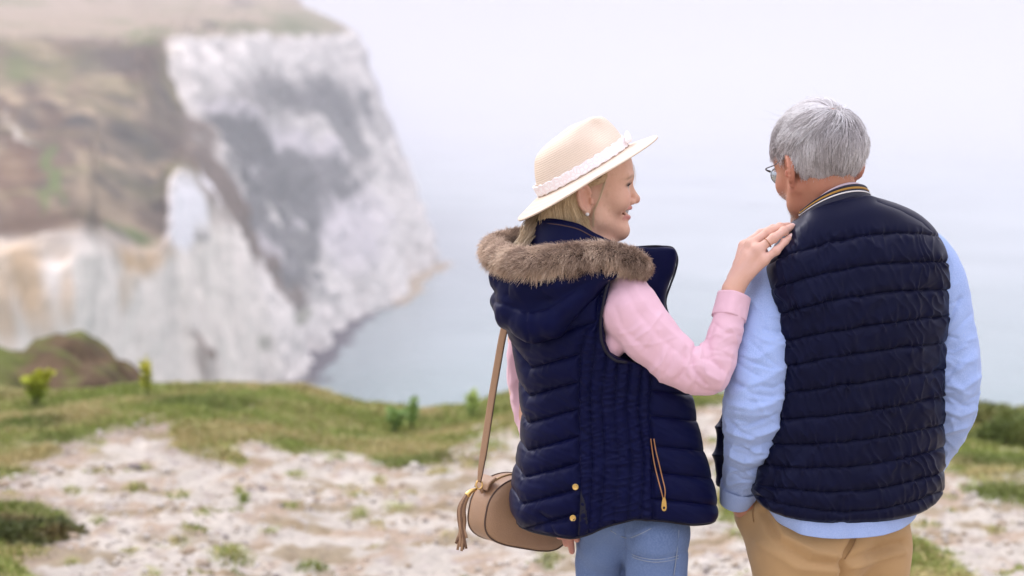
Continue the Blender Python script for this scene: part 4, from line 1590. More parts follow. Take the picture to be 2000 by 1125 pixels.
# short white stubble on the jaw
def stubble():
    R = np.random.RandomState(4)
    m = (st > .25)
    P = V[m]
    idx = R.randint(0, len(P), 1100)
    p = P[idx]
    nrm_ = p - xf(MH, (0, .03, -.05))
    nrm_ /= np.linalg.norm(nrm_, axis=1)[:, None]
    d = nrm_ + np.array([0, 0, -.9]) + .4 * R.normal(size=p.shape)
    d /= np.linalg.norm(d, axis=1)[:, None]
    t = np.linspace(0, 1, 3)[None, :, None]
    S = p[:, None] + d[:, None] * t * .0035
    v, f, cc = strands(S, .0002, .00008, np.array((.75, .72, .70)))
    mesh('stubble', v, f, hair_grey, man, col=cc)


stubble()

# ---- glasses
gl_root = bpy.data.objects.new('glasses', None)
COL.objects.link(gl_root)
gl_root.location = xf(MH, (0, .09, .012))
bpy.context.view_layer.update()
gl_root.parent = man
gl_root.matrix_parent_inverse = man.matrix_world.inverted()
bpy.context.view_layer.update()
metal_dk = plain('gunmetal_wire', (.12, .12, .13), rough=.3, metal=.9)
lens_m = plain('tinted_lens', (.62, .70, .74), rough=.05, trans=.85)
for s in (-1, 1):
    a = np.linspace(0, 2 * np.pi, 40, endpoint=False)
    ring = np.stack([s * .033 + .0235 * np.cos(a), .100 - .004 * np.cos(a) * s + 0 * a, .008 + .018 * np.sin(a)], -1)
    ringc = np.concatenate([ring, ring[:1]])
    V_, F_ = tube(MH['o'] + MH['s'] * ringc @ MH['R'].T, .0008, 6, caps=False)
    mesh('rim', V_, F_, metal_dk, gl_root)
    cpt = ring.mean(0)
    W = MH['o'] + MH['s'] * np.concatenate([ring + [0, .0006, 0], ring - [0, .0006, 0], [cpt + [0, .0016, 0]], [cpt + [0, .0002, 0]]]) @ MH['R'].T
    j = np.arange(40)
    F3 = [np.stack([j, (j + 1) % 40, np.full(40, 80)], -1), np.stack([40 + (j + 1) % 40, 40 + j, np.full(40, 81)], -1), np.stack([j, 40 + j, 40 + (j + 1) % 40, (j + 1) % 40], -1)]
    mesh('lens', W, F3, lens_m, gl_root)
    tp = curve([(s * .056, .098, .018), (s * .067, .094, .021), (s * .0750, .05, .024), (s * .0800, .005, .029), (s * .0800, -.018, .018)], 24)
    V_, F_ = tube(MH['o'] + MH['s'] * tp @ MH['R'].T, np.interp(np.linspace(0, 1, 24), [0, .1, .5, 1], [.0026, .0016, .0011, .0016]), 6)
    mesh('temple_arm', V_, F_, metal_dk, gl_root)
V_, F_ = tube(MH['o'] + MH['s'] * curve([(-.0095, .101, .011), (0, .112, .017), (.0095, .101, .011)], 10) @ MH['R'].T, .0011, 6)
mesh('bridge', V_, F_, metal_dk, gl_root)

# ---- quilted vest
MROWS = [
    (426, 1561, 390, 1703, -.006, .070, 2.0), (436, 1548, 394, 1728, .005, .080, 2.1), (458, 1530, 406, 1768, .005, .098, 2.2), (488, 1513, 430, 1806, .005, .110, 2.35),
    (520, 1500, 466, 1834, .0, .118, 2.4), (560, 1503, 515, 1847, .0, .123, 2.5), (615, 1511, 580, 1850, .0, .126, 2.5), (690, 1511, 662, 1847, .0, .128, 2.5),
    (785, 1500, 765, 1843, .0, .130, 2.5), (870, 1484, 862, 1840, .0, .134, 2.5), (930, 1472, 925, 1839, .0, .138, 2.5), (958, 1468, 950, 1836, .0, .138, 2.5), (970, 1474, 962, 1828, .0, .134, 2.4)]
DIP = [-.024, -.022, -.014, -.006, -.001, 0, 0, .002, .008, .018, .028, .032, .033]
nv, nu = 470, 460
P = loft(MROWS, nu, nv, .40, DIP)
nr = outward(P)
px, py = proj(P)
seams = [(500, 461, 465), (553, 519, 513), (608, 576, 566), (664, 637, 617), (715, 688, 670), (767, 746, 722), (818, 803, 774), (868, 858, 827), (912, 908, 872), (955, 957, 918), (986, 997, 955)]
dmin = np.full(px.shape, 1e9)
A3 = np.array([[1, 1540, 1540 ** 2], [1, 1690, 1690 ** 2], [1, 1847, 1847 ** 2]], float)
wob = 2.2 * n2(px * .03, py * .03, 1.0, 4.0, 2)
for sm in seams:
    k = np.linalg.solve(A3, np.array(sm, float))
    xx = np.clip(px, 1480, 1860)
    yk = k[0] + k[1] * xx + k[2] * xx * xx
    dmin = np.minimum(dmin, np.abs(py + wob - yk))
dside = line_dist(px, py, [(1546, 470), (1545, 520), (1543, 600), (1545, 664), (1560, 760), (1575, 900), (1580, 1010)])
dtop = line_dist(px, py, [(1712, 396), (1760, 412), (1800, 436), (1832, 470)])
dall = np.minimum(dmin, np.minimum(np.where(py < 680, dside + 5, 99), dtop + 2))
x_ = np.clip(dall / 27, 0, 1)
h = .0062 * (1 - (1 - x_) ** 3.2) - .0022 * np.exp(-(dall / 1.6) ** 2)
wx_ = px + 10 * n2(px * .02, py * .02, 1.0, 6.0, 2)
f1 = noise3(np.stack([(wx_ + .50 * py) * .036, (py - .4 * px) * .011, px * 0 + 3], -1))
f2 = noise3(np.stack([(wx_ - .30 * py) * .062, (py + .3 * px) * .016, px * 0 + 9], -1))
f3 = noise3(np.stack([(wx_ + .85 * py) * .10, (py - .6 * px) * .025, px * 0 + 19], -1))
rid = lambda f: (1 - np.minimum(np.abs(f) * 2.2, 1)) ** 2
nearseam = np.exp(-(dmin / 13.0) ** 2)
amp = (.65 + .65 * sstep(-.3, .5, n2(px * .009, py * .016, 1.0, 12.0, 2)))
h = h + amp * sstep(425, 480, py) * (.0036 * f1 + .0040 * rid(f2) * (.5 + nearseam) + .0012 * f3 * (.3 + nearseam)) + .003 * n2(px * .012, py * .012, 1.0, 2.0, 2)
h = h * sstep(0, 14, np.arange(nv))[:, None] * (1 - .75 * sstep(nv - 10, nv, np.arange(nv))[:, None])
h = h * (.30 + .70 * sstep(.05, .6, np.abs(nr[..., 1])))
h = h - .006 * np.exp(-(np.hypot(px - 1536, py - 463) / 15) ** 2)       # pressed in by the hand
P = P + nr * h[..., None]
inner = P[-1] + (P[-1].mean(0) - P[-1]) * .06
P2 = np.concatenate([P, (inner + [0, 0, .004])[None], (inner + [0, 0, .06])[None]])
V_, F_ = closed_faces(nv + 2, nu, P2, True, True)
vest = mesh('vest', V_, F_, navy_m, man)

# stitched seams: fine thread lines lying in the quilting
# front panel standing off beyond the forearm
fp = []
for (y, xl, xr) in ((690, 1470, 1560), (760, 1432, 1560), (830, 1405, 1560), (880, 1399, 1560), (925, 1400, 1560), (945, 1408, 1560), (955, 1430, 1560)):
    fp.append((y, xl, y, xr, .155, .020, 2.2))
Pf = loft(fp, 90, 150, .15)
nf = outward(Pf)
fx, fy = proj(Pf)
Pf = Pf + nf * (puff(np.abs((fy - 700) % 54 - 27), 26, -.008, 0) + .009)[..., None]
V_, F_ = closed_faces(150, 90, Pf)
mesh('front_panel', V_, F_, navy_m, vest)

# ---- striped rib collar
def ring_band(t0, t1, off, mat, name, parent, n=120, th=.0035):
    """band of the collar between fractions t0..t1 of its height"""
    rows_t = []
    lo = (428, 1561, 392, 1704, -.006, .070)
    hi = (411, 1564, 366, 1691, .000, .066)
    g = np.linspace(t0, t1, 7)
    bulge = np.sin((g - t0) / (t1 - t0) * np.pi) ** .6
    PO = []
    for k, tt in enumerate(g):
        q = [lerp(a, b, tt) for a, b in zip(lo, hi)]
        o = (off + .0016 * bulge[k]) * 1000
        PO.append((q[0], q[1] - o, q[2], q[3] + o, q[4], q[5] + o / 1000, 2.0))
    A = np.array(PO)
    a = np.linspace(0, 2 * np.pi, n, endpoint=False)[None]
    cx = np.cos(a)
    sx = np.sin(a)
    X = (A[:, 1:2] + A[:, 3:4]) / 2 + (A[:, 3:4] - A[:, 1:2]) / 2 * cx
    Yp = A[:, 0:1] + (A[:, 2:3] - A[:, 0:1]) * (cx + 1) / 2
    Pq = at(X, Yp, D + A[:, 4:5] + .40 * (X - (A[:, 1:2] + A[:, 3:4]) / 2) / 1000)
    Pq[..., 1] -= A[:, 5:6] * sx
    Pq[..., 2] += .024 * np.maximum(sx, 0) ** 1.5
    rib = .0005 * np.sin(np.arange(n) * 2 * np.pi / 2)[None, :, None]
    cen = Pq.mean(1, keepdims=True)
    inn = Pq + (cen - Pq) * (th / .055)
    full = np.concatenate([Pq, inn[::-1]])
    Vv = full.reshape(-1, 3)
    ff = grid_faces(14, n, True)[:, ::-1]
    last = np.stack([13 * n + np.arange(n), 13 * n + (np.arange(n) + 1) % n, (np.arange(n) + 1) % n, np.arange(n)], -1)[:, ::-1]
    return mesh(name, Vv, [ff, last], mat, parent)


ring_band(-.25, .38, .0000, navy_knit, 'collar_band', vest, th=.006)
ring_band(.38, .50, .0006, white_knit, 'collar_stripe', vest)['label'] = 'white collar stripe'
ring_band(.50, .63, .0000, navy_knit, 'collar_band', vest)
ring_band(.63, .81, .0006, gold_knit, 'collar_stripe', vest)['label'] = 'gold collar stripe'
ring_band(.81, 1.02, .0000, navy_knit, 'collar_band', vest, th=.005)
ring_band(.80, 1.14, -.0085, cloth('pink_lining', (.62, .50, .55)), 'collar_lining', vest, th=.002)

# ---- shirt: sleeves and hem
LS = [(1552, 500, -.02, 34), (1527, 545, -.035, 50), (1503, 600, -.055, 56), (1488, 670, -.090, 57), (1479, 740, -.118, 58), (1472, 795, -.125, 57), (1468, 845, -.108, 52), (1462, 890, -.080, 46), (1452, 930, -.048, 41), (1443, 960, -.025, 37), (1441, 970, -.018, 35)]
LCR = [([(1425, 790), (1470, 800), (1528, 778)], 6, .006), ([(1418, 815), (1465, 828), (1524, 808)], 6, -.005), ([(1420, 842), (1465, 856), (1520, 836)], 6, .007), ([(1416, 866), (1460, 880), (1512, 862)], 6, -.005),
       ([(1412, 884), (1455, 902), (1500, 886)], 6, .006), ([(1410, 905), (1450, 925), (1492, 912)], 5, -.005), ([(1455, 760), (1490, 745), (1530, 720)], 8, .004), ([(1440, 690), (1480, 700), (1530, 670)], 9, .003), ([(1430, 742), (1470, 770), (1510, 775)], 6, -.004)]
P, C = sleeve(LS, 260, 130, [.0008, .001, .001, .0012, .0018, .0022, .003, .003, .0025, .0015, .0006], 2.0, fold=24, creases=LCR + rand_creases(LS, .25, .95, 26, 3))
shirt = mesh('shirt', *closed_faces(260, 130, P), shirt_m, man)
RS = [(1770, 470, .06, 40), (1805, 500, .065, 52), (1832, 545, .060, 54), (1850, 610, .050, 52), (1861, 680, .040, 52), (1865, 745, .030, 51), (1860, 795, .040, 48), (1845, 840, .065, 43), (1826, 880, .095, 38), (1805, 915, .12, 34), (1795, 930, .13, 32)]
RCR = [([(1850, 752), (1880, 760), (1915, 735)], 6, .006), ([(1848, 775), (1880, 790), (1912, 772)], 6, -.005), ([(1845, 800), (1875, 812), (1905, 800)], 6, .006), ([(1845, 700), (1870, 720), (1905, 700)], 8, .004), ([(1842, 845), (1865, 838), (1895, 830)], 5, .004)]
P, C = sleeve(RS, 260, 130, [.0008, .001, .001, .0012, .0018, .0024, .0024, .0024, .002, .0015, .0006], 5.0, fold=24, creases=RCR + rand_creases(RS, .2, .95, 22, 4))
mesh('sleeve', *closed_faces(260, 130, P), shirt_m, shirt)
# cuff with two horn buttons
cuff = [(1446, 944, -.036, 40), (1443, 958, -.027, 38.5), (1440, 974, -.014, 36)]
P, C = sleeve(cuff, 20, 80, [.0004] * 3, 1.0)
mesh('cuff', *closed_faces(20, 80, P, False, False), shirt_m, shirt)
horn = plain('horn_button', (.16, .09, .05), rough=.35, var=.2, bscale=300)


def disc(c, n, r, th, k=24, dish=.25):
    """button: a low turned disc with a raised rim"""
    n = np.asarray(n, float) / np.linalg.norm(n)
    u = np.cross(n, [0.1, 0.2, 1.0])
    u /= np.linalg.norm(u)
    w = np.cross(n, u)
    a = np.linspace(0, 2 * np.pi, k, endpoint=False)
    prof = [(1.0, -th), (1.0, th * .6), (.9, th), (.72, th), (.6, th * (1 - dish * 2)), (.2, th * (1 - dish * 2)), (.02, th * (1 - dish))]
    Pq = np.array([[c + r * q * (math.cos(t) * u + math.sin(t) * w) + n * hh for t in a] for q, hh in prof])
    return Pq.reshape(-1, 3), grid_faces(len(prof), k, True)


for bx, by, bd in ((1460, 946, -.078), (1440, 966, -.060)):
    V_, F_ = disc(pp(bx, by, bd), (-.1, -1, .1), .0055, .0016)
    mesh('cuff_button', V_, F_, horn, shirt)
HEM = [(900, 1486, 880, 1815, .0, .120, 2.4), (955, 1486, 945, 1808, .0, .132, 2.5), (980, 1494, 968, 1796, .0, .139, 2.5), (1000, 1506, 988, 1787, .0, .141, 2.5)]
P = loft(HEM, 220, 60, .40, [.02, .022, .028, .034])
nr = outward(P)
hx_, hy_ = proj(P)
P = P + nr * (.004 * noise3(np.stack([hx_ * .035, hy_ * .012, hx_ * 0], -1)))[..., None]
mesh('shirt_tail', *closed_faces(60, 220, P), shirt_m, shirt)

# ---- trousers
Ft = Field(axis([(.38, .86, .005)]), axis([(D - .26, D + .26, .005)]), axis([(.02, 1.06, .005)]))
hipc = pp(1632, 1020, .0)
Ft.ell(pp(1630, 975, .0), (.148, .108, .08), .03)
Ft.ell(pp(1590, 1050, -.035), (.116, .098, .12), .03)
Ft.ell(pp(1496, 1020, .0), (.050, .055, .075), .03)
Ft.ell(pp(1470, 1000, .01), (.032, .040, .034), .03)
Ft.ell(pp(1690, 1045, .045), (.090, .094, .12), .03)
for lx, dy, r0 in ((1563, -.05, .095), (1697, .055, .080)):
    hip = pp(lx, 1090, dy)
    kn = np.array([hip[0] + .004, hip[1] + .01, .50])
    an = np.array([hip[0] + .006, hip[1] - .01, .06])
    Ft.chain([hip, kn, an], [r0, .076, .068], .028)
V_, F_ = Ft.mesh()
V_ = smooth_mesh(V_, F_, 2)
tx, ty = proj(V_)
vn = vert_normals(V_, F_)
near = V_[:, 1] < D + .02
hh = near * (ridge(tx, ty, [(1676, 1030), (1668, 1062), (1650, 1092), (1648, 1200)], 7, -.020)
             + ridge(tx, ty, [(1500, 985), (1530, 1045), (1590, 1078), (1650, 1090)], 7, .009) + ridge(tx, ty, [(1490, 1000), (1520, 1060), (1580, 1098), (1640, 1104)], 8, -.008)
             + ridge(tx, ty, [(1475, 985), (1495, 1040), (1540, 1085)], 6, .004) + ridge(tx, ty, [(1480, 1060), (1560, 1110), (1640, 1115)], 9, .007)
             + ridge(tx, ty, [(1660, 1095), (1700, 1080), (1760, 1060)], 7, -.009) + ridge(tx, ty, [(1665, 1108), (1710, 1092), (1765, 1078)], 7, .009)
             + ridge(tx, ty, [(1680, 1045), (1730, 1052), (1770, 1045)], 9, .003)
             + ridge(tx, ty, [(1455, 985), (1468, 992), (1480, 970)], 4, -.006))
hh = hh + .003 * noise3(V_ * np.array([9, 9, 16.0]) + 4)
mesh('trousers', V_ + vn * hh[:, None], F_, chino_m, man)


# stitched seams on the trousers
chino_d = cloth('tan_thread', (0.33, 0.20, 0.09), rough=.9)
TV = V_ + vn * hh[:, None]
for pl_ in ([(1674, 1042), (1669, 1060), (1658, 1080), (1650, 1092)], [(1482, 968), (1474, 985), (1470, 1002), (1472, 1020)]):
    q_ = curve([surf(TV, a_, b_, .0015) for a_, b_ in pl_], 24)
    v_, f_ = tube(q_, .0013, 6)
    mesh('seam', v_, f_, chino_d, bpy.data.objects['trousers'])


def shoe(c, yaw, L, name, mat, sole, parent):
    """low shoe: shaped upper on a sole"""
    n, m = 26, 28
    ys = np.linspace(0, 1, n)
    w = np.interp(ys, [0, .08, .3, .6, .85, 1], [.018, .034, .036, .047, .042, .012])
    hgt = np.interp(ys, [0, .08, .25, .4, .6, .85, 1], [.05, .085, .10, .085, .06, .045, .02])
    a = np.linspace(0, 2 * np.pi, m, endpoint=False)
    cs, sn = np.cos(a), np.sin(a)
    Pq = np.stack([w[:, None] * cs[None], np.broadcast_to(ys[:, None] * L - .08, (n, m)), np.where(sn > 0, hgt[:, None] * sn ** .8 if False else hgt[:, None] * np.abs(sn) ** .8, 0) + .018], -1)
    R = np.array([[math.cos(yaw), -math.sin(yaw), 0], [math.sin(yaw), math.cos(yaw), 0], [0, 0, 1]])
    Pq = Pq @ R.T + c
    o = mesh(name, *closed_faces(n, m, Pq), mat, parent)
    S = np.stack([w[:, None] * 1.08 * np.sign(cs) * np.abs(cs) ** .5, np.broadcast_to(ys[:, None] * (L + .01) - .085, (n, m)), np.broadcast_to(.009 + .010 * np.sign(sn) * np.abs(sn) ** .4, (n, m))], -1) @ R.T + c
    mesh('sole', *closed_faces(n, m, S), sole, o)


leather_dk = plain('brown_shoe_leather', (.10, .055, .03), rough=.4, bump=.2, bscale=200)
rubber = plain('rubber_sole', (.35, .30, .25), rough=.8)
for lx, dy in ((1563, -.05), (1697, .055)):
    hip = pp(lx, 1090, dy)
    gx_, gy_ = hip[0] + .006, hip[1] - .01
    shoe(np.array([gx_, gy_, gz_at(np.array([gx_]), np.array([gy_]))[0]]), rad(24), .29, 'shoe', leather_dk, rubber, man)
# ================================================================== WOMAN
WB = np.array([.20, D + .02, 0.0])
WB[2] = gz_at(np.array([WB[0]]), np.array([WB[1]]))[0]
wom = empty('person', WB, 'smiling woman in a straw hat, navy vest with fur trimmed hood and pink sweater', 'person')

navy_w = cloth('navy_satin', (0.0022, 0.0030, 0.029), var=.12, rough=.42, weave=1500, bump=.06, big=14, spec=.14, tint=(.5, .58, 1.0))
pink_m = cloth('pink_jersey', (0.78, 0.51, 0.595), var=.05, rough=.9, weave=800, bump=.5, sheen=.2, big=12)
denim_m = cloth('blue_denim', (0.135, 0.21, 0.40), var=.12, rough=.9, weave=900, bump=.5, big=10, mottle=(0.16, 0.24, 0.43), mscale=260)
gold_m = plain('gold_metal', (.72, .48, .16), rough=.28, metal=1.0)
piping_m = cloth('dark_piping', (0.006, 0.006, 0.015), rough=.6)

YAWH = rad(84)
PT = rad(-3)
MW = frame(pp(1140, 370, .0), (math.sin(YAWH) * math.cos(PT), math.cos(YAWH) * math.cos(PT), math.sin(PT)), (0.0, 0.0, 1.0), .93)
hx, hy, hz_ = MW['o']

hat_t = rad(30)
HATR = frame(pp(1141, 336, .0), (math.sin(YAWH) * math.cos(hat_t), math.cos(YAWH) * math.cos(hat_t), math.sin(hat_t)), (0, 0, 1), 1.0)




def under_hat(V):
    """keep hair and skull inside the crown of the hat"""
    L = (V - HATR['o']) @ HATR['R']
    z = L[..., 2]
    sh_ = np.interp(z, [-.030, -.004, .0, .04, .068, .083], [1.5, .95, .935, .82, .66, .4])
    q = np.sqrt((L[..., 0] / .086) ** 2 + (L[..., 1] / .1) ** 2)
    f = np.where((q > sh_) & (z > -.030), sh_ / np.maximum(q, 1e-6), 1.0)
    L2 = L * np.stack([f, f, np.ones_like(f)], -1)
    L2[..., 2] = np.minimum(L2[..., 2], .070)
    return HATR['o'] + L2 @ HATR['R'].T


# ---- body (skin): head, neck, torso, both arms and hands, legs in one surface
hl, hr = pp(1398, 600, 0)[0], pp(1556, 430, 0)[0]
Fd = Field(axis([(-.10, hx - .115, .010), (hx - .115, hx + .125, .0021), (hx + .125, hl, .010), (hl, hr, .0021), (hr, hr + .03, .006)]),
           axis([(D - .30, D - .20, .010), (D - .20, D + .11, .0022), (D + .11, D + .34, .010)]),
           axis([(-.02, .85, .012), (.85, .99, .003), (.99, 1.365, .010), (1.365, hz_ + .135, .0021)]))
head_field(Fd, MW, True)
Fd.cone(xf(MW, (0, -.030, -.030)), pp(1125, 470, .0), .046, .050, .02)
Fd.cone(xf(MW, (0, .005, -.06)), pp(1150, 470, .0), .034, .045, .025)
Fd.chain([pp(1125, 470, .0), pp(1150, 600, .0), pp(1180, 800, .0), pp(1200, 980, .0)], [.05, .085, .085, .07], .03)
Fd.chain([pp(1060, 520, .08), pp(1150, 520, .0), pp(1225, 565, -.07)], [.035, .05, .035], .03)
# right arm and the hand laid on the man's shoulder
wr = pp(1432, 566, -.108)
Fd.chain([pp(1225, 570, -.08), pp(1262, 645, -.12), pp(1340, 722, -.148), pp(1385, 735, -.152), pp(1412, 670, -.138), wr], [.034, .034, .031, .030, .025, .0205], .010)
kn = [pp(1453, 480, -.080), pp(1466, 478, -.100), pp(1480, 488, -.116), pp(1492, 508, -.122)]
fing = [[pp(1486, 457, -.070), pp(1510, 447, -.058), pp(1527, 445, -.044)],
        [pp(1500, 454, -.092), pp(1523, 444, -.076), pp(1540, 441, -.060)],
        [pp(1511, 465, -.112), pp(1531, 451, -.096), pp(1546, 443, -.080)],
        [pp(1516, 490, -.120), pp(1532, 474, -.106), pp(1545, 463, -.094)]]
Fd.cone(kn[2], kn[3], .0095, .0088, .010)
Fd.cone(kn[1], kn[2], .0095, .0095, .010)
hand(Fd, wr, kn, fing, [.0082, .0086, .0083, .0074], ([pp(1434, 545, -.085), pp(1446, 515, -.055), pp(1470, 500, -.035), pp(1492, 492, -.022)], [.015, .0125, .0105, .0085]))
Fd.cone(wr, pp(1466, 505, -.108), .0200, .0165, .008)
for a, b in zip(kn, fing):
    Fd.cone(lerp(wr, a, .45), a, .0045, .0062, .010)       # tendons
# left arm hanging, fingertips below the hem
lh = pp(1098, 1000, .035)
Fd.chain([pp(1050, 560, .09), pp(1026, 660, .11), pp(1024, 760, .12), pp(1062, 900, .075), lh], [.036, .033, .030, .026, .022], .012)
for k, (tx_, ty_) in enumerate(((1092, 1048), (1105, 1062), (1117, 1077), (1127, 1054))):
    Fd.chain([lh, pp(lerp(1090, 1122, k / 3), 1022, .03 - .012 * k), pp(lerp(1093, 1122, k / 3), 1042, .02 - .01 * k), pp(tx_, ty_, .01 - .008 * k)], [.014, .0088, .0078, .0062], .004)
Fd.chain([lh, pp(1086, 1010, .02), pp(1088, 1030, .01)], [.012, .009, .0075], .006)
for lx, dy in ((1185, .07), (1280, -.05)):
    hip = pp(lx, 1080, dy)
    knp = np.array([hip[0], hip[1], .48])
    an = np.array([hip[0] - .01, hip[1] - .01, .09])
    Fd.cone(pp(1215, 1000, .0), hip, .045, .036, .02)
    Fd.chain([hip, knp, an, an + np.array([.09, .07, -.04])], [.036, .036, .032, .03], .01)
V, F = Fd.mesh()
V = smooth_mesh(V, F, 1, .35)
hm_ = (np.abs(V - MW['o']).max(1) < .16)
V[hm_] = under_hat(V[hm_])
SKW = np.array((0.74, 0.47, 0.335))
c = np.broadcast_to(SKW, V.shape).copy()
c = paint_face(V, MW, c, (0.62, 0.22, 0.22), (0.34, 0.22, 0.14), True)
L_ = local(MW, V)
ft = fbm(V * 90 + 3, 2)
frk = sstep(.32, .6, ft) * (L_[:, 1] > .0) * (np.abs(L_).max(1) < .15)
c = lerp(c, np.array((0.50, 0.25, 0.16)), (.22 * frk)[:, None])
mo = np.exp(-(np.linalg.norm(L_ - np.array([.052, .055, -.030]), axis=1) / .0028) ** 2)
c = lerp(c, np.array((0.30, 0.14, 0.09)), (.7 * mo)[:, None])
# pinker hand on the shoulder, redder fingertips below the hem
hand_m = (V[:, 0] > pp(1400, 500, -.1)[0]) * sstep(pp(1400, 600, -.1)[2], pp(1400, 520, -.1)[2], V[:, 2])
c = lerp(c, np.array((0.70, 0.43, 0.37)), (hand_m * .7)[:, None])
for b in fing:
    for q, s_, r_ in ((b[0], .35, .008), (b[1], .3, .007)):
        c = lerp(c, np.array((0.58, 0.28, 0.22)), (s_ * np.exp(-(np.linalg.norm(V - q, axis=1) / r_) ** 2))[:, None])
lowh = sstep(pp(1100, 1000, 0)[2], pp(1100, 1040, 0)[2], V[:, 2]) * (V[:, 0] < pp(1135, 1040, 0)[0]) * (V[:, 2] > .8)
c = lerp(c, np.array((0.50, 0.17, 0.14)), (lowh * .7)[:, None])
mesh('body', V, F, skin_mat('woman_skin', SKW, (0.70, 0.40, 0.28)), wom, col=np.clip(c, 0, 1))

# nails, ring, teeth, lashes, earring
nail_m = plain('pale_nail', (.80, .56, .52), rough=.25, spec=.6)
for a, b in ((fing[3][1], fing[3][2]), (fing[2][1], fing[2][2]), (fing[1][1], fing[1][2]), (fing[0][1], fing[0][2])):
    d_ = (b - a) / np.linalg.norm(b - a)
    up_ = np.array([-.25, -.75, .6])
    up_ = up_ - d_ * np.dot(up_, d_)
    up_ /= np.linalg.norm(up_)
    sd_ = np.cross(d_, up_)
    cpt = b + d_ * .0005 + up_ * .0050
    g = [[cpt + d_ * (u * .0052) + sd_ * (w * .0042) - up_ * (.0016 * w * w + .0006 * u * u) + up_ * .0012 for w in np.linspace(-1, 1, 7)] for u in np.linspace(-1, 1, 7)]
    g = np.array(g)
    Vn = np.concatenate([g.reshape(-1, 3), g.reshape(-1, 3) - up_ * .0012])
    f = grid_faces(7, 7)
    mesh('finger_nail', Vn, [f, f[:, ::-1] + 49], nail_m, wom)
rp = lerp(kn[2], fing[2][0], .62)
rd = fing[2][0] - kn[2]
rd = rd / np.linalg.norm(rd)
u_ = np.cross(rd, [0, 0, 1.0])
u_ /= np.linalg.norm(u_)
w_ = np.cross(rd, u_)
a = np.linspace(0, 2 * np.pi, 33)
V_, F_ = tube(rp + .0103 * (np.cos(a)[:, None] * u_ + np.sin(a)[:, None] * w_), .0009, 6, caps=False)
mesh('finger_ring', V_, F_, plain('rose_gold', (.45, .22, .12), rough=.25, metal=1.0), wom)
tee = []
for x in np.linspace(-.0185, .0185, 10):
    q = xf(MW, (x, .0968 - 24 * x * x, -.0480 + .007))
    P_ = np.array([[q + MW['R'] @ np.array([(u) * .0017, -.001 * u * u + .0012 * (1 - abs(v)), v * .0052]) for u in np.linspace(-1, 1, 4)] for v in np.linspace(-1, 1, 4)])
    tee.append((P_.reshape(-1, 3), grid_faces(4, 4)))
Vt, Ft_, _ = join(tee)
mesh('teeth', Vt, Ft_, plain('tooth_enamel', (.82, .77, .72), rough=.25), wom)
lash_m = plain('dark_lash', (.02, .015, .012), rough=.6)
for s in (-1, 1):
    lash = []
    for k in range(26):
        u = k / 25
        b = np.array([s * lerp(.021, .044, u), .0915 - 8 * (lerp(.021, .044, u) - .022) ** 2 - .004 * u, .0165 - .004 * u * u])
        lash.append([b, b + [s * .0015 * u, .0040, .0010], b + [s * .003 * u, .0066, .0034]])
    V_, F_, _ = strands(MW['o'] + MW['s'] * (np.array(lash) @ MW['R'].T), .0008, .0002)
    mesh('eyelashes', V_, F_, lash_m, wom)
th = np.linspace(0, np.pi, 10)
ph = np.linspace(0, 2 * np.pi, 16, endpoint=False)
Tq, Pq = np.meshgrid(th, ph, indexing='ij')
S_ = np.stack([np.sin(Tq) * np.cos(Pq), np.sin(Tq) * np.sin(Pq), np.cos(Tq)], -1)
ep = xf(MW, (.083, -.001, -.049))
er = mesh('earring', (S_ * .0038 + ep).reshape(-1, 3), grid_faces(10, 16, True), plain('pearl', (.85, .82, .80), rough=.18, spec=.7), wom)

# ---- straw hat
def hat_obj(name, Vl, F, mat, parent, m):
    o = mesh(name, Vl, F, mat)
    Mx = Matrix.Identity(4)
    for i in range(3):
        for j in range(3):
            Mx[i][j] = HATR['R'][i, j]
        Mx[i][3] = HATR['o'][i]
    o.parent = parent
    if m:
        o.matrix_world = Mx
    bpy.context.view_layer.update()
    return o


def straw():
    m, nt, b = new_mat('woven_straw')
    N, L = nt.nodes, nt.links
    tc = N.new('ShaderNodeTexCoord')
    w = N.new('ShaderNodeTexWave')
    w.wave_type = 'BANDS'
    w.bands_direction = 'Z'
    w.inputs['Scale'].default_value = 82
    w.inputs['Distortion'].default_value = .6
    w.inputs['Detail'].default_value = 2
    L.new(tc.outputs['Object'], w.inputs['Vector'])
    n = N.new('ShaderNodeTexNoise')
    n.inputs['Scale'].default_value = 340
    L.new(tc.outputs['Object'], n.inputs['Vector'])
    n5 = N.new('ShaderNodeTexNoise')
    n5.inputs['Scale'].default_value = 18
    L.new(tc.outputs['Object'], n5.inputs['Vector'])
    mx = N.new('ShaderNodeMix')
    mx.data_type = 'RGBA'
    mx.inputs[6].default_value = (.79, .64, .50, 1)
    mx.inputs[7].default_value = (.83, .71, .58, 1)
    L.new(n5.outputs[0], mx.inputs[0])
    mw = N.new('ShaderNodeMix')
    mw.data_type = 'RGBA'
    mw.blend_type = 'MULTIPLY'
    mw.inputs[0].default_value = .10
    L.new(mx.outputs[2], mw.inputs[6])
    L.new(w.outputs[0], mw.inputs[7])
    L.new(mw.outputs[2], b.inputs['Base Color'])
    ad = N.new('ShaderNodeMath')
    ad.operation = 'MULTIPLY_ADD'
    L.new(n.outputs[0], ad.inputs[0])
    ad.inputs[1].default_value = .5
    L.new(w.outputs[0], ad.inputs[2])
    bp = N.new('ShaderNodeBump')
    bp.inputs['Strength'].default_value = .35
    bp.inputs['Distance'].default_value = .0012
    L.new(ad.outputs[0], bp.inputs['Height'])
    L.new(bp.outputs[0], b.inputs['Normal'])
    b.inputs['Roughness'].default_value = .7
    b.inputs['Specular IOR Level'].default_value = .3
    return m


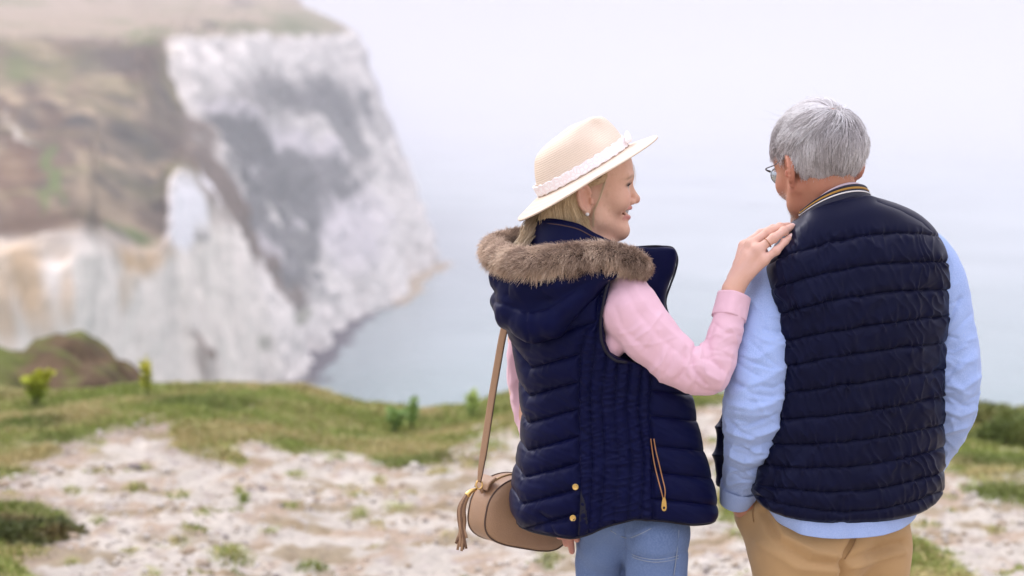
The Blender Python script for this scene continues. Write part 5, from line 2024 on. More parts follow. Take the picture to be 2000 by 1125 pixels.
straw_m = straw()
na = 160
a = np.linspace(0, 2 * np.pi, na, endpoint=False)[None]
hz = np.array([-.006, .0, .020, .040, .056, .068, .077, .083, .086, .087, .087])
yb = np.array([-.1005, -.1, -.095, -.088, -.080, -.072, -.060, -.046, -.030, -.016, -.004])
yf = np.array([.1005, .1, .0985, .0965, .093, .089, .083, .074, .060, .040, .012])
hw = np.array([.0865, .086, .0825, .0775, .072, .066, .058, .047, .033, .018, .004])
tt = np.linspace(0, len(hz) - 1, 90)
hz, yb, yf, hw = [spline(tt, np.arange(len(hz)), q)[:, None] for q in (hz, yb, yf, hw)]
cx, sx = np.cos(a), np.sin(a)
pz = sstep(.02, .075, hz)
wq = hw * (1 - .42 * pz * np.exp(-((cx - .62) / .30) ** 2))             # front pinch
Xl = wq * sx
Yl = (yb + yf) / 2 + (yf - yb) / 2 * cx
Zl = hz + 0 * a
Zl = Zl - .016 * np.exp(-(Xl / .020) ** 2) * sstep(.074, .087, hz) * np.exp(-((Yl - .01) / .065) ** 2)
Zl = Zl + .006 * sstep(.07, .087, hz) * np.exp(-((Yl - .045) / .04) ** 2)
CR = np.stack([Xl, Yl, Zl], -1)
hat = hat_obj('hat', *closed_faces(90, na, CR, False, True), straw_m, wom, True)
nb = 30
q = np.linspace(0, 1, nb)[:, None]
droop = -(.008 + .003 * np.maximum(cx, 0) + .009 * np.maximum(-cx, 0)) * q ** 1.3
ry, rx = lerp(.0995, .1565, q), lerp(.0855, .142, q)
BT = np.stack([rx * sx, ry * cx, droop + .0018 + 0 * a], -1)
BB = BT - [0, 0, .0032]
RB = np.concatenate([BT, BB[::-1]])
V_ = RB.reshape(-1, 3)
f = grid_faces(2 * nb, na, True)
last = np.stack([(2 * nb - 1) * na + np.arange(na), (2 * nb - 1) * na + (np.arange(na) + 1) % na, (np.arange(na) + 1) % na, np.arange(na)], -1)
hat_obj('brim', V_, [f, last], straw_m, hat, True)
edge = np.stack([.1425 * sx[0], .157 * cx[0], droop[-1] + .0002], -1)
V_, F_ = tube(np.concatenate([edge, edge[:1]]), .0022, 6, caps=False)
hat_obj('brim_edge', V_, F_, straw_m, hat, True)


def lace():
    m, nt, b = new_mat('white_lace_ribbon')
    N, L = nt.nodes, nt.links
    tc = N.new('ShaderNodeTexCoord')
    v = N.new('ShaderNodeTexVoronoi')
    v.feature = 'DISTANCE_TO_EDGE'
    v.inputs['Scale'].default_value = 120
    L.new(tc.outputs['Object'], v.inputs['Vector'])
    cr = N.new('ShaderNodeValToRGB')
    cr.color_ramp.elements[0].position = .04
    cr.color_ramp.elements[0].color = (.88, .79, .79, 1)
    cr.color_ramp.elements[1].position = .16
    cr.color_ramp.elements[1].color = (.92, .90, .90, 1)
    L.new(v.outputs[0], cr.inputs[0])
    L.new(cr.outputs[0], b.inputs['Base Color'])
    bp = N.new('ShaderNodeBump')
    bp.inputs['Strength'].default_value = .7
    bp.inputs['Distance'].default_value = .002
    L.new(v.outputs[0], bp.inputs['Height'])
    L.new(bp.outputs[0], b.inputs['Normal'])
    b.inputs['Roughness'].default_value = .8
    return m


lace_m = lace()
bt = np.linspace(0, 1, 10)[:, None]
zb = .004 + .020 * bt
sc_ = np.sin(a * 26) * .0010
BO = np.stack([(.0868 - .0045 * bt + .0028) * sx, (.1 - .0012 * bt + .0030) * cx - .001 * bt, zb + sc_ * np.where((bt < .05) | (bt > .95), 1, 0) + .0005 * np.sin(a * 40)], -1)
BI = BO * np.array([.955, .962, 1])
RB = np.concatenate([BO, BI[::-1]])
f = grid_faces(20, na, True)
last = np.stack([19 * na + np.arange(na), 19 * na + (np.arange(na) + 1) % na, (np.arange(na) + 1) % na, np.arange(na)], -1)
hat_obj('hat_band', RB.reshape(-1, 3), [f, last], lace_m, hat, True)
# knot of the band at the front
kk = []
for (yy, xx, zz, ln, wd) in ((.101, .012, .016, .014, .012), (.098, .030, .013, .014, .010)):
    C_ = curve([(xx - .014, yy + .002, zz - .002), (xx, yy + .008, zz + .003), (xx + .014, yy - .004, zz)], 14)
    kk.append(tube(C_, np.interp(np.linspace(0, 1, 14), [0, .5, 1], [.004, wd * .9, .004]), 10, flat=.45))
V_, F_, _ = join(kk)
hat_obj('band_knot', V_, F_, lace_m, hat, True)

# ---- blonde hair
hair_bl = plain('blonde_hair', (.6, .45, .28), rough=.42, spec=.45, vcol=True)


def woman_hair():
    R = np.random.RandomState(12)
    to = lambda P: MW['o'] + MW['s'] * (P @ MW['R'].T)
    # underlying mass
    o = MW['o']
    Fh = Field(axis([(o[0] - .13, o[0] + .10, .004)]), axis([(o[1] - .11, o[1] + .11, .004)]), axis([(o[2] - .16, o[2] + .12, .004)]))
    Fh.ell((0, -.034, .020), (.0795, .072, .092), .01, M=MW)
    Fh.cone((0, -.050, -.04), (0, -.050, -.135), .055, .050, .03, M=MW)
    Fh.cone((.030, -.030, -.060), (.030, -.015, -.125), .030, .026, .02, M=MW)
    v, f = Fh.mesh()
    v = under_hat(v)
    l = local(MW, v)
    cc = np.array((.55, .38, .20)) * (1 + .35 * noise3(l * np.array([60, 60, 8])))[:, None]
    parts = [(v, f, np.clip(cc, .03, .8))]
    # guides on the right side (towards the camera) and mirrored on the far side
    n = 7000
    for s in (1, -1):
        u = R.rand(n)                                   # 0 temple .. 1 back of head
        y0 = lerp(.062, -.095, u)
        z0 = lerp(.040, .010, u) + .018 * R.rand(n)
        # start on the skull
        rr = np.clip(1 - ((y0 + .008) / .097) ** 2 - ((z0 - .048) / .085) ** 2, 0.02, 1)
        x0 = s * .0765 * np.sqrt(rr)
        e = u + .05 * R.normal(size=n)
        front = sstep(.42, .18, u)
        y1 = y0 - .030 - .045 * front
        z1 = z0 - .030 - .006 * front * 0
        x1 = s * (.0785 * np.sqrt(np.clip(1 - ((y1 + .02) / .100) ** 2, .05, 1)) + .002)
        y2 = lerp(-.022, -.092, e)
        z2 = -.030 - .012 * R.rand(n)
        x2 = s * (.0800 * np.sqrt(np.clip(1 - ((y2 + .025) / .092) ** 2, .04, 1)))
        y3 = lerp(.010, -.088, e)
        z3 = -.085 + .010 * R.normal(size=n)
        x3 = s * (.064 * np.sqrt(np.clip(1 - ((y3 + .030) / .078) ** 2, .06, 1)))
        y4 = lerp(.028, -.080, e)
        z4 = -.128 + .012 * R.normal(size=n)
        x4 = s * (.058 * np.sqrt(np.clip(1 - ((y4 + .028) / .078) ** 2, .06, 1)))
        G_ = np.stack([np.stack(q_, -1) for q_ in ((x0, y0, z0), (x1, y1, z1), (x2, y2, z2), (x3, y3, z3), (x4, y4, z4))], 1)
        tq_ = np.linspace(0, 4, 13)
        W_ = np.moveaxis(spline(tq_, np.arange(5), np.moveaxis(G_, 1, 0).reshape(5, -1)).reshape(13, n, 3), 0, 1)
        lock = noise3(np.stack([u * 26, u * 0 + s, u * 0], -1))
        W_[..., 0] += s * (.0035 * lock + .0022 * R.normal(size=n))[:, None] * np.linspace(.3, 1, 13)
        W_ = W_ + .0015 * R.normal(size=(n, 1, 3))
        t = np.clip(.5 + .55 * lock + .22 * R.normal(size=n), 0, 1)[:, None]
        c0 = lerp(np.array((.36, .225, .11)), np.array((.78, .55, .30)), t)
        c1 = lerp(np.array((.76, .55, .30)), np.array((1.0, .86, .58)), t)
        V_, F_, C_ = strands(under_hat(to(W_)), .00055, .00040, c0, c1)
        parts.append((V_, F_, C_))
    # lock blown back over the fur collar
    m = 520
    st_ = pp(1062, 402, -.02) + R.normal(size=(m, 3)) * .006
    mid = pp(1040, 440, -.03) + R.normal(size=(m, 3)) * .007
    en = pp(1012, 492, -.055) + R.normal(size=(m, 3)) * .006
    G_ = np.stack([st_, mid, en], 0).reshape(3, -1)
    W_ = np.moveaxis(spline(np.linspace(0, 2, 9), np.arange(3), G_).reshape(9, m, 3), 0, 1)
    t = R.rand(m, 1)
    V_, F_, C_ = strands(W_, .00055, .0003, lerp(np.array((.42, .29, .16)), np.array((.66, .50, .31)), t), lerp(np.array((.62, .46, .28)), np.array((.84, .70, .50)), t))
    parts.append((V_, F_, C_))
    # wisps at the far temple below the brim
    m = 160
    b = np.array([-.045, .080, .062]) + R.normal(size=(m, 3)) * .006
    e = b + np.array([-.004, .014, -.046]) + R.normal(size=(m, 3)) * .004
    md = (b + e) / 2 + np.array([0, .012, .004])
    W_ = np.moveaxis(spline(np.linspace(0, 2, 8), np.arange(3), np.stack([b, md, e], 0).reshape(3, -1)).reshape(8, m, 3), 0, 1)
    V_, F_, C_ = strands(to(W_), .0004, .0002, np.array((.6, .45, .27)), np.array((.78, .62, .42)))
    parts.append((V_, F_, C_))
    # hair swept back from the temple over the top of the ear
    m = 1300
    u = R.rand(m)
    b = np.stack([lerp(.066, .058, u), lerp(.036, .052, u), lerp(.048, .064, u) + .004 * R.normal(size=m)], -1)
    p1 = np.stack([lerp(.0755, .070, u), lerp(.022, .034, u), lerp(.020, .026, u) + .002 * R.normal(size=m)], -1)
    p2 = np.stack([.0785 + .002 * R.rand(m), lerp(-.004, .006, u), lerp(.014, .018, u) + .003 * R.normal(size=m)], -1)
    p3 = np.stack([.0800 + .002 * R.rand(m), lerp(-.036, -.028, u), lerp(-.004, .004, u) + .003 * R.normal(size=m)], -1)
    p4 = np.stack([.0760 + 0 * u, lerp(-.046, -.036, u), -.050 + .004 * R.normal(size=m)], -1)
    W_ = np.moveaxis(spline(np.linspace(0, 4, 13), np.arange(5), np.stack([b, p1, p2, p3, p4], 0).reshape(5, -1)).reshape(13, m, 3), 0, 1)
    W_[..., 0] += (.0015 * noise3(np.stack([u * 14, u * 0, u * 0 + 3], -1)) + .0008 * R.rand(m))[:, None]
    t = np.clip(.5 + .6 * noise3(np.stack([u * 18, u * 0, u * 0 + 7], -1)) + .25 * R.normal(size=m), 0, 1)[:, None]
    V_, F_, C_ = strands(under_hat(to(W_)), .0005, .0004, lerp(np.array((.34, .21, .11)), np.array((.62, .43, .24)), t), lerp(np.array((.50, .34, .18)), np.array((.86, .66, .40)), t))
    parts.append((V_, F_, C_))
    # loose strand in front of the ear
    W_ = []
    for k in range(14):
        o_ = R.normal(size=3) * .0012
        W_.append(curve(np.array([(.070, .034, .020), (.0745, .024, -.015), (.0700, .014, -.045), (.062, .016, -.075)]) + o_, 10))
    V_, F_, C_ = strands(to(np.array(W_)), .0004, .0002, np.array((.7, .55, .36)))
    parts.append((V_, F_, C_))
    V_, F_, C_ = join(parts)
    mesh('hair', V_, F_, hair_bl, wom, col=C_)


woman_hair()

# ---- vest
WROWS = [
    (470, 1062, 482, 1212, .0, .070, 2.0), (488, 1034, 500, 1244, .0, .100, 2.2), (515, 1008, 525, 1256, .0, .124, 2.3), (560, 990, 565, 1264, .0, .138, 2.4), (620, 987, 620, 1280, .0, .142, 2.4),
    (690, 1005, 690, 1312, .0, .139, 2.4), (760, 1016, 760, 1348, .0, .136, 2.4), (820, 1020, 820, 1360, .0, .136, 2.4), (880, 1013, 880, 1374, .0, .140, 2.4), (930, 1003, 930, 1388, .0, .146, 2.4),
    (975, 998, 975, 1398, .0, .150, 2.4), (1000, 1001, 1000, 1400, .0, .150, 2.4), (1018, 1010, 1010, 1396, .0, .148, 2.4)]
nv, nu = 470, 480
P = loft(WROWS, nu, nv, -.22)
px, py = proj(P)
hemd = np.interp(px, [1000, 1030, 1060, 1120, 1150, 1185, 1240, 1300, 1350, 1400], [0, 4, 6, 12, 4, -12, -24, -18, -6, 0])
vfrac = sstep(.86, 1.0, np.linspace(0, 1, nv))[:, None]
P[..., 2] -= hemd / 1000 * vfrac * (P[..., 1] < D)
nr = outward(P)
px, py = proj(P)
back = px < 1131
vy = np.array([612, 665, 719, 773, 826, 880, 932, 984, 1034])
dv_ = np.full(px.shape, 99.)
vx = np.interp(py, [600, 720, 880, 1000], [1042, 1038, 1032, 1022])
ch = np.where(px > vx, (px - vx) * .285, (vx - px) * 1.25)
for y0 in vy:
    dv_ = np.minimum(dv_, np.abs(py + ch - y0) * .93)
PRIN = [(1172, 560), (1166, 625), (1143, 650), (1133, 691), (1131, 780), (1131, 860), (1134, 950), (1128, 1060)]
dpr = line_dist(px, py, PRIN)
SIDE = [[(1180, 600), (1165, 650), (1152, 760), (1157, 900), (1150, 1045)], [(1186, 690), (1174, 780), (1182, 900), (1170, 1040)], [(1207, 705), (1198, 800), (1207, 900), (1198, 1035)],
        [(1231, 710), (1222, 800), (1233, 900), (1225, 1035)], [(1254, 715), (1246, 800), (1258, 900), (1250, 1035)], [(1274, 700), (1268, 800), (1274, 900), (1276, 1035)]]
dsd = np.minimum.reduce([line_dist(px, py, q_) for q_ in SIDE])
dfr = np.full(px.shape, 99.)
for y0 in (712, 764, 815, 872, 924, 976):
    dfr = np.minimum(dfr, np.abs(py - (px - 1290) * .10 - y0))
pb = lambda d, w, H: H * (1 - (1 - np.clip(d / w, 0, 1)) ** 2.8) - .0018 * np.exp(-(d / 2.0) ** 2)
inb = back | ((px < 1172) & (py < 650) & (dpr > 0) & (px < np.interp(py, [560, 625, 650], [1172, 1166, 1143])))
hb = np.minimum(pb(dv_, 27, .0105), pb(dpr, 20, .0105))
hs = np.minimum(pb(dsd, 11, .0065), pb(dpr, 14, .0075))
hf = np.minimum(pb(dfr, 26, .0075), pb(line_dist(px, py, SIDE[-1]), 18, .0075))
h = np.where(inb, hb, np.where(px < 1271, hs, hf))
wx_ = px + 8 * n2(px * .02, py * .02, 1.0, 6.0, 2)
f1 = noise3(np.stack([wx_ * .020, (py + .3 * wx_) * .075, px * 0 + 3], -1))
f2 = noise3(np.stack([wx_ * .05, (py - .5 * wx_) * .10, px * 0 + 13], -1))
rid = lambda f: (1 - np.minimum(np.abs(f) * 2.0, 1)) ** 2
sidep = ((px > 1131) & (px < 1271) & ~inb)
h = h + np.where(sidep, .0022 * rid(f1) + .0020 * f2, .0012 * f2 + .0030 * n2(px * .016, py * .016, 1.0, 2.0, 2))
g1 = noise3(np.stack([(wx_ + .2 * py) * .07, py * .016, px * 0 + 5], -1))
h = h + np.where(inb, .0022 * rid(g1) * np.exp(-(dv_ / 12) ** 2), 0)
h = h + ridge(px, py, [(1105, 1015), (1090, 1020), (1060, 1008)], 5, -.004) + ridge(px, py, [(1060, 1002), (1085, 1035), (1095, 1055)], 4, -.004)
h = h * sstep(0, 14, np.arange(nv))[:, None] * (1 - .8 * sstep(nv - 9, nv, np.arange(nv))[:, None])
AH = poly_mask(px, py, [(1206, 526), (1192, 545), (1181, 595), (1176, 640), (1180, 670), (1190, 690), (1206, 701), (1260, 715), (1330, 700), (1300, 560), (1250, 520)])
ahm = sstep(0, 7, AH) * (P[..., 1] < D)
h = h * (.35 + .65 * sstep(.05, .6, np.abs(nr[..., 1])))
h = h * (1 - ahm) - .035 * ahm
P = P + nr * h[..., None]
WP = P
inner = P[-1] + (P[-1].mean(0) - P[-1]) * .05
P2 = np.concatenate([P, (inner + [0, 0, .004])[None], (inner + [0, 0, .06])[None]])
wvest = mesh('vest', *closed_faces(nv + 2, nu, P2), navy_w, wom)
# hem binding
V_, F_ = tube(np.concatenate([P[-1], P[-1][:1]])[::4], .0022, 6, caps=False)
mesh('hem_binding', V_, F_, piping_m, wvest)

# open front edge and turned back collar on the far right
LP = [(482, 1232, 482, 1296, .03, .006, 2.0), (486, 1226, 486, 1316, .03, .014, 2.0), (500, 1224, 500, 1321, .03, .018, 2.0), (522, 1226, 522, 1319, .03, .020, 2.0), (552, 1230, 552, 1309, .03, .022, 2.0), (588, 1230, 588, 1299, .03, .024, 2.0),
      (625, 1230, 625, 1309, .03, .024, 2.0), (680, 1230, 680, 1326, .03, .024, 2.0), (740, 1230, 740, 1345, .03, .02, 2.0)]
Pl = loft(LP, 90, 140, .25)
lx_, ly_ = proj(Pl)
Pl = Pl + outward(Pl) * (.003 * noise3(np.stack([lx_ * .03, ly_ * .03, lx_ * 0], -1)))[..., None]
mesh('lapel', *closed_faces(140, 90, Pl), navy_w, wvest)
edge = curve([pp(1236, 483, .02), pp(1290, 481, .03), pp(1317, 488, .055), pp(1323, 505, .06), pp(1319, 530, .06), pp(1310, 555, .055), pp(1300, 590, .05), pp(1311, 630, .055), pp(1327, 680, .055)], 60)
V_, F_ = tube(edge, .0022, 6)
mesh('lapel_piping', V_, F_, piping_m, wvest)

# standing collar
top_c = [pp(1130, 436, .085), pp(1085, 430, .085), pp(1052, 427, .045), pp(1044, 428, -.005), pp(1062, 429, -.055), pp(1098, 433, -.088), pp(1130, 441, -.100), pp(1160, 458, -.106), pp(1195, 474, -.104), pp(1235, 488, -.085), pp(1262, 500, -.05)]
bot_c = [pp(1130, 500, .10), pp(1080, 495, .10), pp(1042, 492, .055), pp(1032, 492, -.005), pp(1050, 496, -.07), pp(1092, 502, -.11), pp(1128, 508, -.125), pp(1162, 514, -.128), pp(1198, 520, -.122), pp(1240, 528, -.10), pp(1268, 535, -.06)]
V_, F_ = sheet(top_c, bot_c, .008, 90, 16)
mesh('collar', V_, F_, navy_w, wvest)
V_, F_ = tube(curve(top_c, 90), .0038, 8)
mesh('collar_edge', V_, F_, navy_w, wvest)
seam_c = [lerp(np.array(a_), np.array(b_), .10) + np.array([0, -.0045, .0]) for a_, b_ in zip(top_c, bot_c)][3:10]
V_, F_ = tube(curve(seam_c, 60), .0011, 6)
mesh('collar_piping', V_, F_, cloth('brown_piping', (.09, .05, .04), rough=.7), wvest)

# ---- hood lying on the back
o0 = pp(1060, 585, -.1)
Fh = Field(axis([(pp(940, 560, 0)[0], pp(1230, 560, 0)[0], .0035)]), axis([(D - .24, D + .14, .0035)]), axis([(pp(1000, 690, 0)[2], pp(1000, 490, 0)[2], .0035)]))
Fh.chain([pp(1040, 520, .06), pp(985, 540, .0), pp(985, 545, -.06), pp(1030, 556, -.115), pp(1090, 556, -.14), pp(1150, 540, -.148), pp(1196, 528, -.14)], [.024, .026, .027, .030, .029, .024, .016], .016)
Fh.chain([pp(990, 585, .03), pp(988, 590, -.03), pp(1000, 612, -.085), pp(1040, 634, -.122), pp(1076, 628, -.140), pp(1110, 596, -.150), pp(1150, 560, -.152), pp(1190, 534, -.145)], [.026, .028, .032, .035, .032, .026, .019, .012], .010)
Fh.ell(pp(1050, 585, -.085), (.075, .055, .055), .02)
v, f = Fh.mesh()
v = smooth_mesh(v, f, 2)
qx, qy = proj(v)
vn = vert_normals(v, f)
nh = (v[:, 1] < D + .03)
hh = nh * (ridge(qx, qy, [(1028, 606), (1026, 630), (1034, 668)], 3, -.0035) + ridge(qx, qy, [(968, 590), (1000, 600), (1028, 607), (1070, 600)], 4, -.004) + ridge(qx, qy, [(1075, 596), (1110, 572), (1150, 548)], 4, -.003)
           + ridge(qx, qy, [(992, 545), (990, 575)], 3, -.003)) + .0025 * noise3(v * 28) + .0012 * noise3(v * 70 + 4)
hood = mesh('hood', v + vn * hh[:, None], f, navy_w, wvest)

# ---- fur trim
FUR = [(1268, 535, -.118, 10), (1252, 520, -.128, 17), (1222, 503, -.142, 20), (1180, 497, -.154, 21), (1130, 500, -.160, 22), (1075, 506, -.158, 23), (1025, 510, -.140, 22), (986, 502, -.095, 21), (966, 490, -.035, 20), (972, 476, .03, 18), (1005, 466, .075, 17), (1045, 462, .095, 16), (1090, 468, .10, 14)]
FA = np.array([[*pp(a_, b_, d_), r_ / 1000] for a_, b_, d_, r_ in FUR])
FC = curve(FA, 150)
V_, F_ = tube(FC[:, :3], FC[:, 3], 20)
fur_m = plain('faux_fur', (.3, .2, .14), rough=.75, spec=.2, vcol=True)


def fur():
    R = np.random.RandomState(6)
    n = 44000
    t = R.rand(n) * (len(FC) - 1.001)
    i = t.astype(int)
    fr = (t - i)[:, None]
    T, N, B = frames(FC[:, :3])
    C_ = FC[i, :3] * (1 - fr) + FC[i + 1, :3] * fr
    r = (FC[i, 3] * (1 - fr[:, 0]) + FC[i + 1, 3] * fr[:, 0])
    a_ = R.rand(n) * 2 * np.pi
    d = np.cos(a_)[:, None] * N[i] + np.sin(a_)[:, None] * B[i]
    tan = T[i]
    p = C_ + d * r[:, None] * .9
    cl = fbm(p * 55, 2)
    L = .0155 * (.65 + .6 * R.rand(n)) * np.clip(r / .02, .5, 1.1)
    lean = tan * (.35 + .5 * noise3(p * 30))[:, None] + np.array([0, 0, -.55]) + .55 * R.normal(size=(n, 3)) * .5 + np.cross(tan, d) * (cl * 1.1)[:, None]
    K = 5
    s_ = np.linspace(0, 1, K)[None, :, None]
    W_ = p[:, None] + d[:, None] * (L[:, None, None] * s_ * (1 - .25 * s_)) + lean[:, None] * (L[:, None, None] * .75 * s_ ** 1.7)
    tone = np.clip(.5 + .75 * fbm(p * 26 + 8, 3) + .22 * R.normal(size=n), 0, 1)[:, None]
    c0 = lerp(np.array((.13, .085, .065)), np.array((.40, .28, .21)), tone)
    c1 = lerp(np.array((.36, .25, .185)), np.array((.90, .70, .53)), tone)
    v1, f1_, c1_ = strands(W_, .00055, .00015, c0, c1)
    v2 = V_
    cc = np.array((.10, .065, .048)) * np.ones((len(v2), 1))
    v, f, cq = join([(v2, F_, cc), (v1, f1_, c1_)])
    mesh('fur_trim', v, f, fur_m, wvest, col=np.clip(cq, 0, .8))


fur()

# ---- zip pocket, snaps
zl = [surf(WP, a_, b_, .004) for a_, b_ in ((1271, 857), (1274, 880), (1278, 905), (1285, 935), (1293, 965), (1297, 982))]
zr = [surf(WP, a_, b_, .004) for a_, b_ in ((1277, 857), (1281, 880), (1287, 905), (1294, 935), (1299, 958), (1297, 982))]
brass = plain('copper_zip', (.50, .26, .12), rough=.35, metal=1.0)
for q_ in (zl, zr):
    V_, F_ = tube(curve(q_, 40), .0013, 6)
    mesh('zip_teeth', V_, F_, brass, wvest)
zp = surf(WP, 1297, 978, .008)
sl = arr((-.0022, .006), (.0022, .006), (.0042, -.003), (.005, -.013), (.0035, -.0185), (0, -.020), (-.0035, -.0185), (-.005, -.013), (-.0042, -.003))
hole = np.stack([.0022 * np.cos(np.linspace(0, 2 * np.pi, 9, endpoint=False) + math.pi * .72), -.0135 + .003 * np.sin(np.linspace(0, 2 * np.pi, 9, endpoint=False) + math.pi * .72)], -1)
hole = hole[::-1]
ring_ = []
for dz_, qq in ((.0012, sl), (-.0012, sl)):
    ring_.append(np.stack([qq[:, 0], np.full(9, -dz_), qq[:, 1]], -1) + zp)
for dz_ in (.0012, -.0012):
    ring_.append(np.stack([hole[:, 0], np.full(9, -dz_), hole[:, 1]], -1) + zp)
Vz = np.concatenate(ring_)
j = np.arange(9)
j2 = (j + 1) % 9
Fz = [np.stack([j, j2, 18 + j2, 18 + j], -1), np.stack([9 + j, 27 + j, 27 + j2, 9 + j2], -1), np.stack([j, 9 + j, 9 + j2, j2], -1), np.stack([18 + j, 18 + j2, 27 + j2, 27 + j], -1)]
mesh('zip_pull', Vz, Fz, gold_m, wvest, smooth=False)
for bx, by in ((1124, 951), (1119, 1012)):
    V_, F_ = disc(surf(WP, bx, by, .001), (-.15, -1, .05), .0062, .0022)
    mesh('snap_button', V_, F_, gold_m, wvest)
# side vent: dark overlapped edge below the snaps
V_, F_ = sheet([surf(WP, 1135, 960, .002), surf(WP, 1133, 1000, .002), surf(WP, 1129, 1045, .002)], [surf(WP, 1143, 985, .0005), surf(WP, 1146, 1010, .0005), surf(WP, 1148, 1040, .0005)], .003, 20, 5)
mesh('side_vent', V_, F_, piping_m, wvest)

# armhole binding
arm_c = [surf(WP, a_, b_, .004) for a_, b_ in ((1212, 522), (1198, 533), (1187, 555), (1178, 595), (1173, 640), (1176, 668), (1186, 690), (1203, 704), (1225, 708))]
V_, F_ = tube(curve(arm_c, 50), .0028, 8)
mesh('armhole_binding', V_, F_, piping_m, wvest)

# ---- pink sweater: near sleeve bent up to the shoulder, far sleeve hanging
Fs = Field(axis([(pp(1150, 600, 0)[0], pp(1480, 600, 0)[0], .0032)]), axis([(D - .26, D + .02, .0032)]), axis([(pp(1000, 800, -.1)[2], pp(1000, 500, -.1)[2], .0032)]))
Fs.chain([pp(1226, 568, -.105), pp(1232, 610, -.122), pp(1268, 655, -.142), pp(1318, 703, -.154), pp(1358, 726, -.160), pp(1386, 731, -.160)], [.039, .059, .0525, .046, .042, .038], .012)
Fs.chain([pp(1386, 731, -.160), pp(1402, 700, -.152), pp(1415, 655, -.138), pp(1426, 612, -.122)], [.038, .0345, .0315, .030], .010)
Fs.cone(pp(1426, 614, -.123), pp(1428, 606, -.120), .031, .0300, .003)
Fs.ell(pp(1200, 672, -.125), (.022, .022, .028), .008)
v, f = Fs.mesh()
v = smooth_mesh(v, f, 1)
qx, qy = proj(v)
vn = vert_normals(v, f)
nh = v[:, 1] < D - .11
CRS = [([(1362, 668), (1352, 692), (1356, 722), (1380, 752)], 4, -.006), ([(1372, 668), (1366, 700), (1378, 730), (1402, 742)], 5, .005), ([(1350, 690), (1342, 715), (1352, 748)], 5, .004),
       ([(1392, 640), (1382, 668), (1388, 700), (1410, 720)], 5, -.004), ([(1395, 632), (1420, 650), (1444, 655)], 5, -.003), ([(1240, 560), (1262, 600), (1300, 640), (1345, 680)], 7, .0035),
       ([(1222, 560), (1245, 610), (1290, 660), (1340, 700)], 8, -.003), ([(1210, 640), (1250, 690), (1310, 735)], 9, .003), ([(1200, 600), (1215, 640), (1260, 680)], 8, -.003), ([(1430, 690), (1424, 720), (1405, 760)], 5, .003), ([(1340, 735), (1375, 765), (1405, 768)], 5, -.003)]
CRS += rand_creases([(1236, 606, 0, 56), (1268, 655, 0, 54), (1318, 703, 0, 48), (1358, 726, 0, 44), (1386, 731, 0, 40)], .15, 1.0, 12, 5, .0026) + rand_creases([(1390, 725, 0, 40), (1402, 700, 0, 36), (1415, 655, 0, 32), (1426, 612, 0, 30)], .0, .9, 9, 6, .0022)
hh = nh * sum(ridge(qx, qy, a_, b_, c_) for a_, b_, c_ in CRS) + .0012 * noise3(v * 22) + .0004 * noise3(v * 70)
sweater = mesh('sweater', v + vn * hh[:, None], f, pink_m, wom)
cf = [(1424, 622, -.125, 33.5), (1429, 600, -.117, 32.2), (1434.5, 577, -.109, 31.2)]
Pc, C_ = sleeve(cf, 16, 80, [.0003] * 3, 3.0)
mesh('cuff', *closed_faces(16, 80, Pc, True, True), pink_m, sweater)
Pc, C_ = sleeve([(1055, 560, .085, 36), (1032, 640, .105, 38), (1026, 720, .115, 36), (1032, 780, .115, 34), (1048, 850, .095, 32), (1072, 930, .065, 29), (1085, 965, .05, 27)], 120, 80, [.001, .002, .003, .004, .004, .003, .001], 8.0, fold=22)
mesh('sleeve', *closed_faces(120, 80, Pc), pink_m, sweater)

# ---- jeans
Fj = Field(axis([(.06, .40, .005)]), axis([(D - .24, D + .24, .005)]), axis([(.02, 1.08, .005)]))
Fj.ell(pp(1225, 990, .0), (.112, .10, .085), .03)
Fj.ell(pp(1222, 1045, .02), (.060, .055, .06), .03)
Fj.ell(pp(1282, 1040, -.055), (.066, .082, .085), .02)
Fj.ell(pp(1182, 1040, .03), (.060, .085, .085), .02)
for lx, dy, r0, kx in ((1182, .055, .060, .0), (1281, -.055, .0625, .0)):
    hip = pp(lx, 1095, dy)
    Fj.chain([hip, np.array([hip[0], hip[1], .48]), np.array([hip[0] - .01, hip[1] - .01, .06])], [r0, .052, .046], .015)
v, f = Fj.mesh()
v = smooth_mesh(v, f, 2)
qx, qy = proj(v)
vn = vert_normals(v, f)
nh = v[:, 1] < D + .03
hh = nh * (ridge(qx, qy, [(1217, 1020), (1216, 1060), (1216, 1180)], 4, -.007) + ridge(qx, qy, [(1220, 1070), (1240, 1085), (1280, 1092), (1320, 1086), (1345, 1075)], 2.5, -.0025) + ridge(qx, qy, [(1190, 1032), (1215, 1046), (1250, 1040), (1270, 1028)], 4, .003)
           + ridge(qx, qy, [(1330, 1030), (1325, 1080), (1318, 1130)], 2.2, -.0025) + ridge(qx, qy, [(1195, 1038), (1225, 1052), (1260, 1046)], 3, -.003)) + .002 * noise3(v * np.array([14, 14, 22.0]))
JV = v + vn * hh[:, None]
jeans = mesh('jeans', JV, f, denim_m, wom)
thread = cloth('pale_denim_thread', (0.30, 0.36, 0.46), rough=.9)
for pl_ in ([(1222, 1072), (1242, 1086), (1280, 1093), (1318, 1087), (1342, 1076)], [(1223, 1077), (1243, 1091), (1281, 1098), (1319, 1092), (1342, 1081)], [(1326, 1035), (1322, 1080), (1316, 1124)], [(1192, 1036), (1216, 1049), (1250, 1043), (1272, 1032)]):
    q_ = curve([surf(JV, a_, b_, .001) for a_, b_ in pl_], 30)
    v_, f_ = tube(q_, .0010, 5)
    mesh('stitching', v_, f_, thread, jeans)
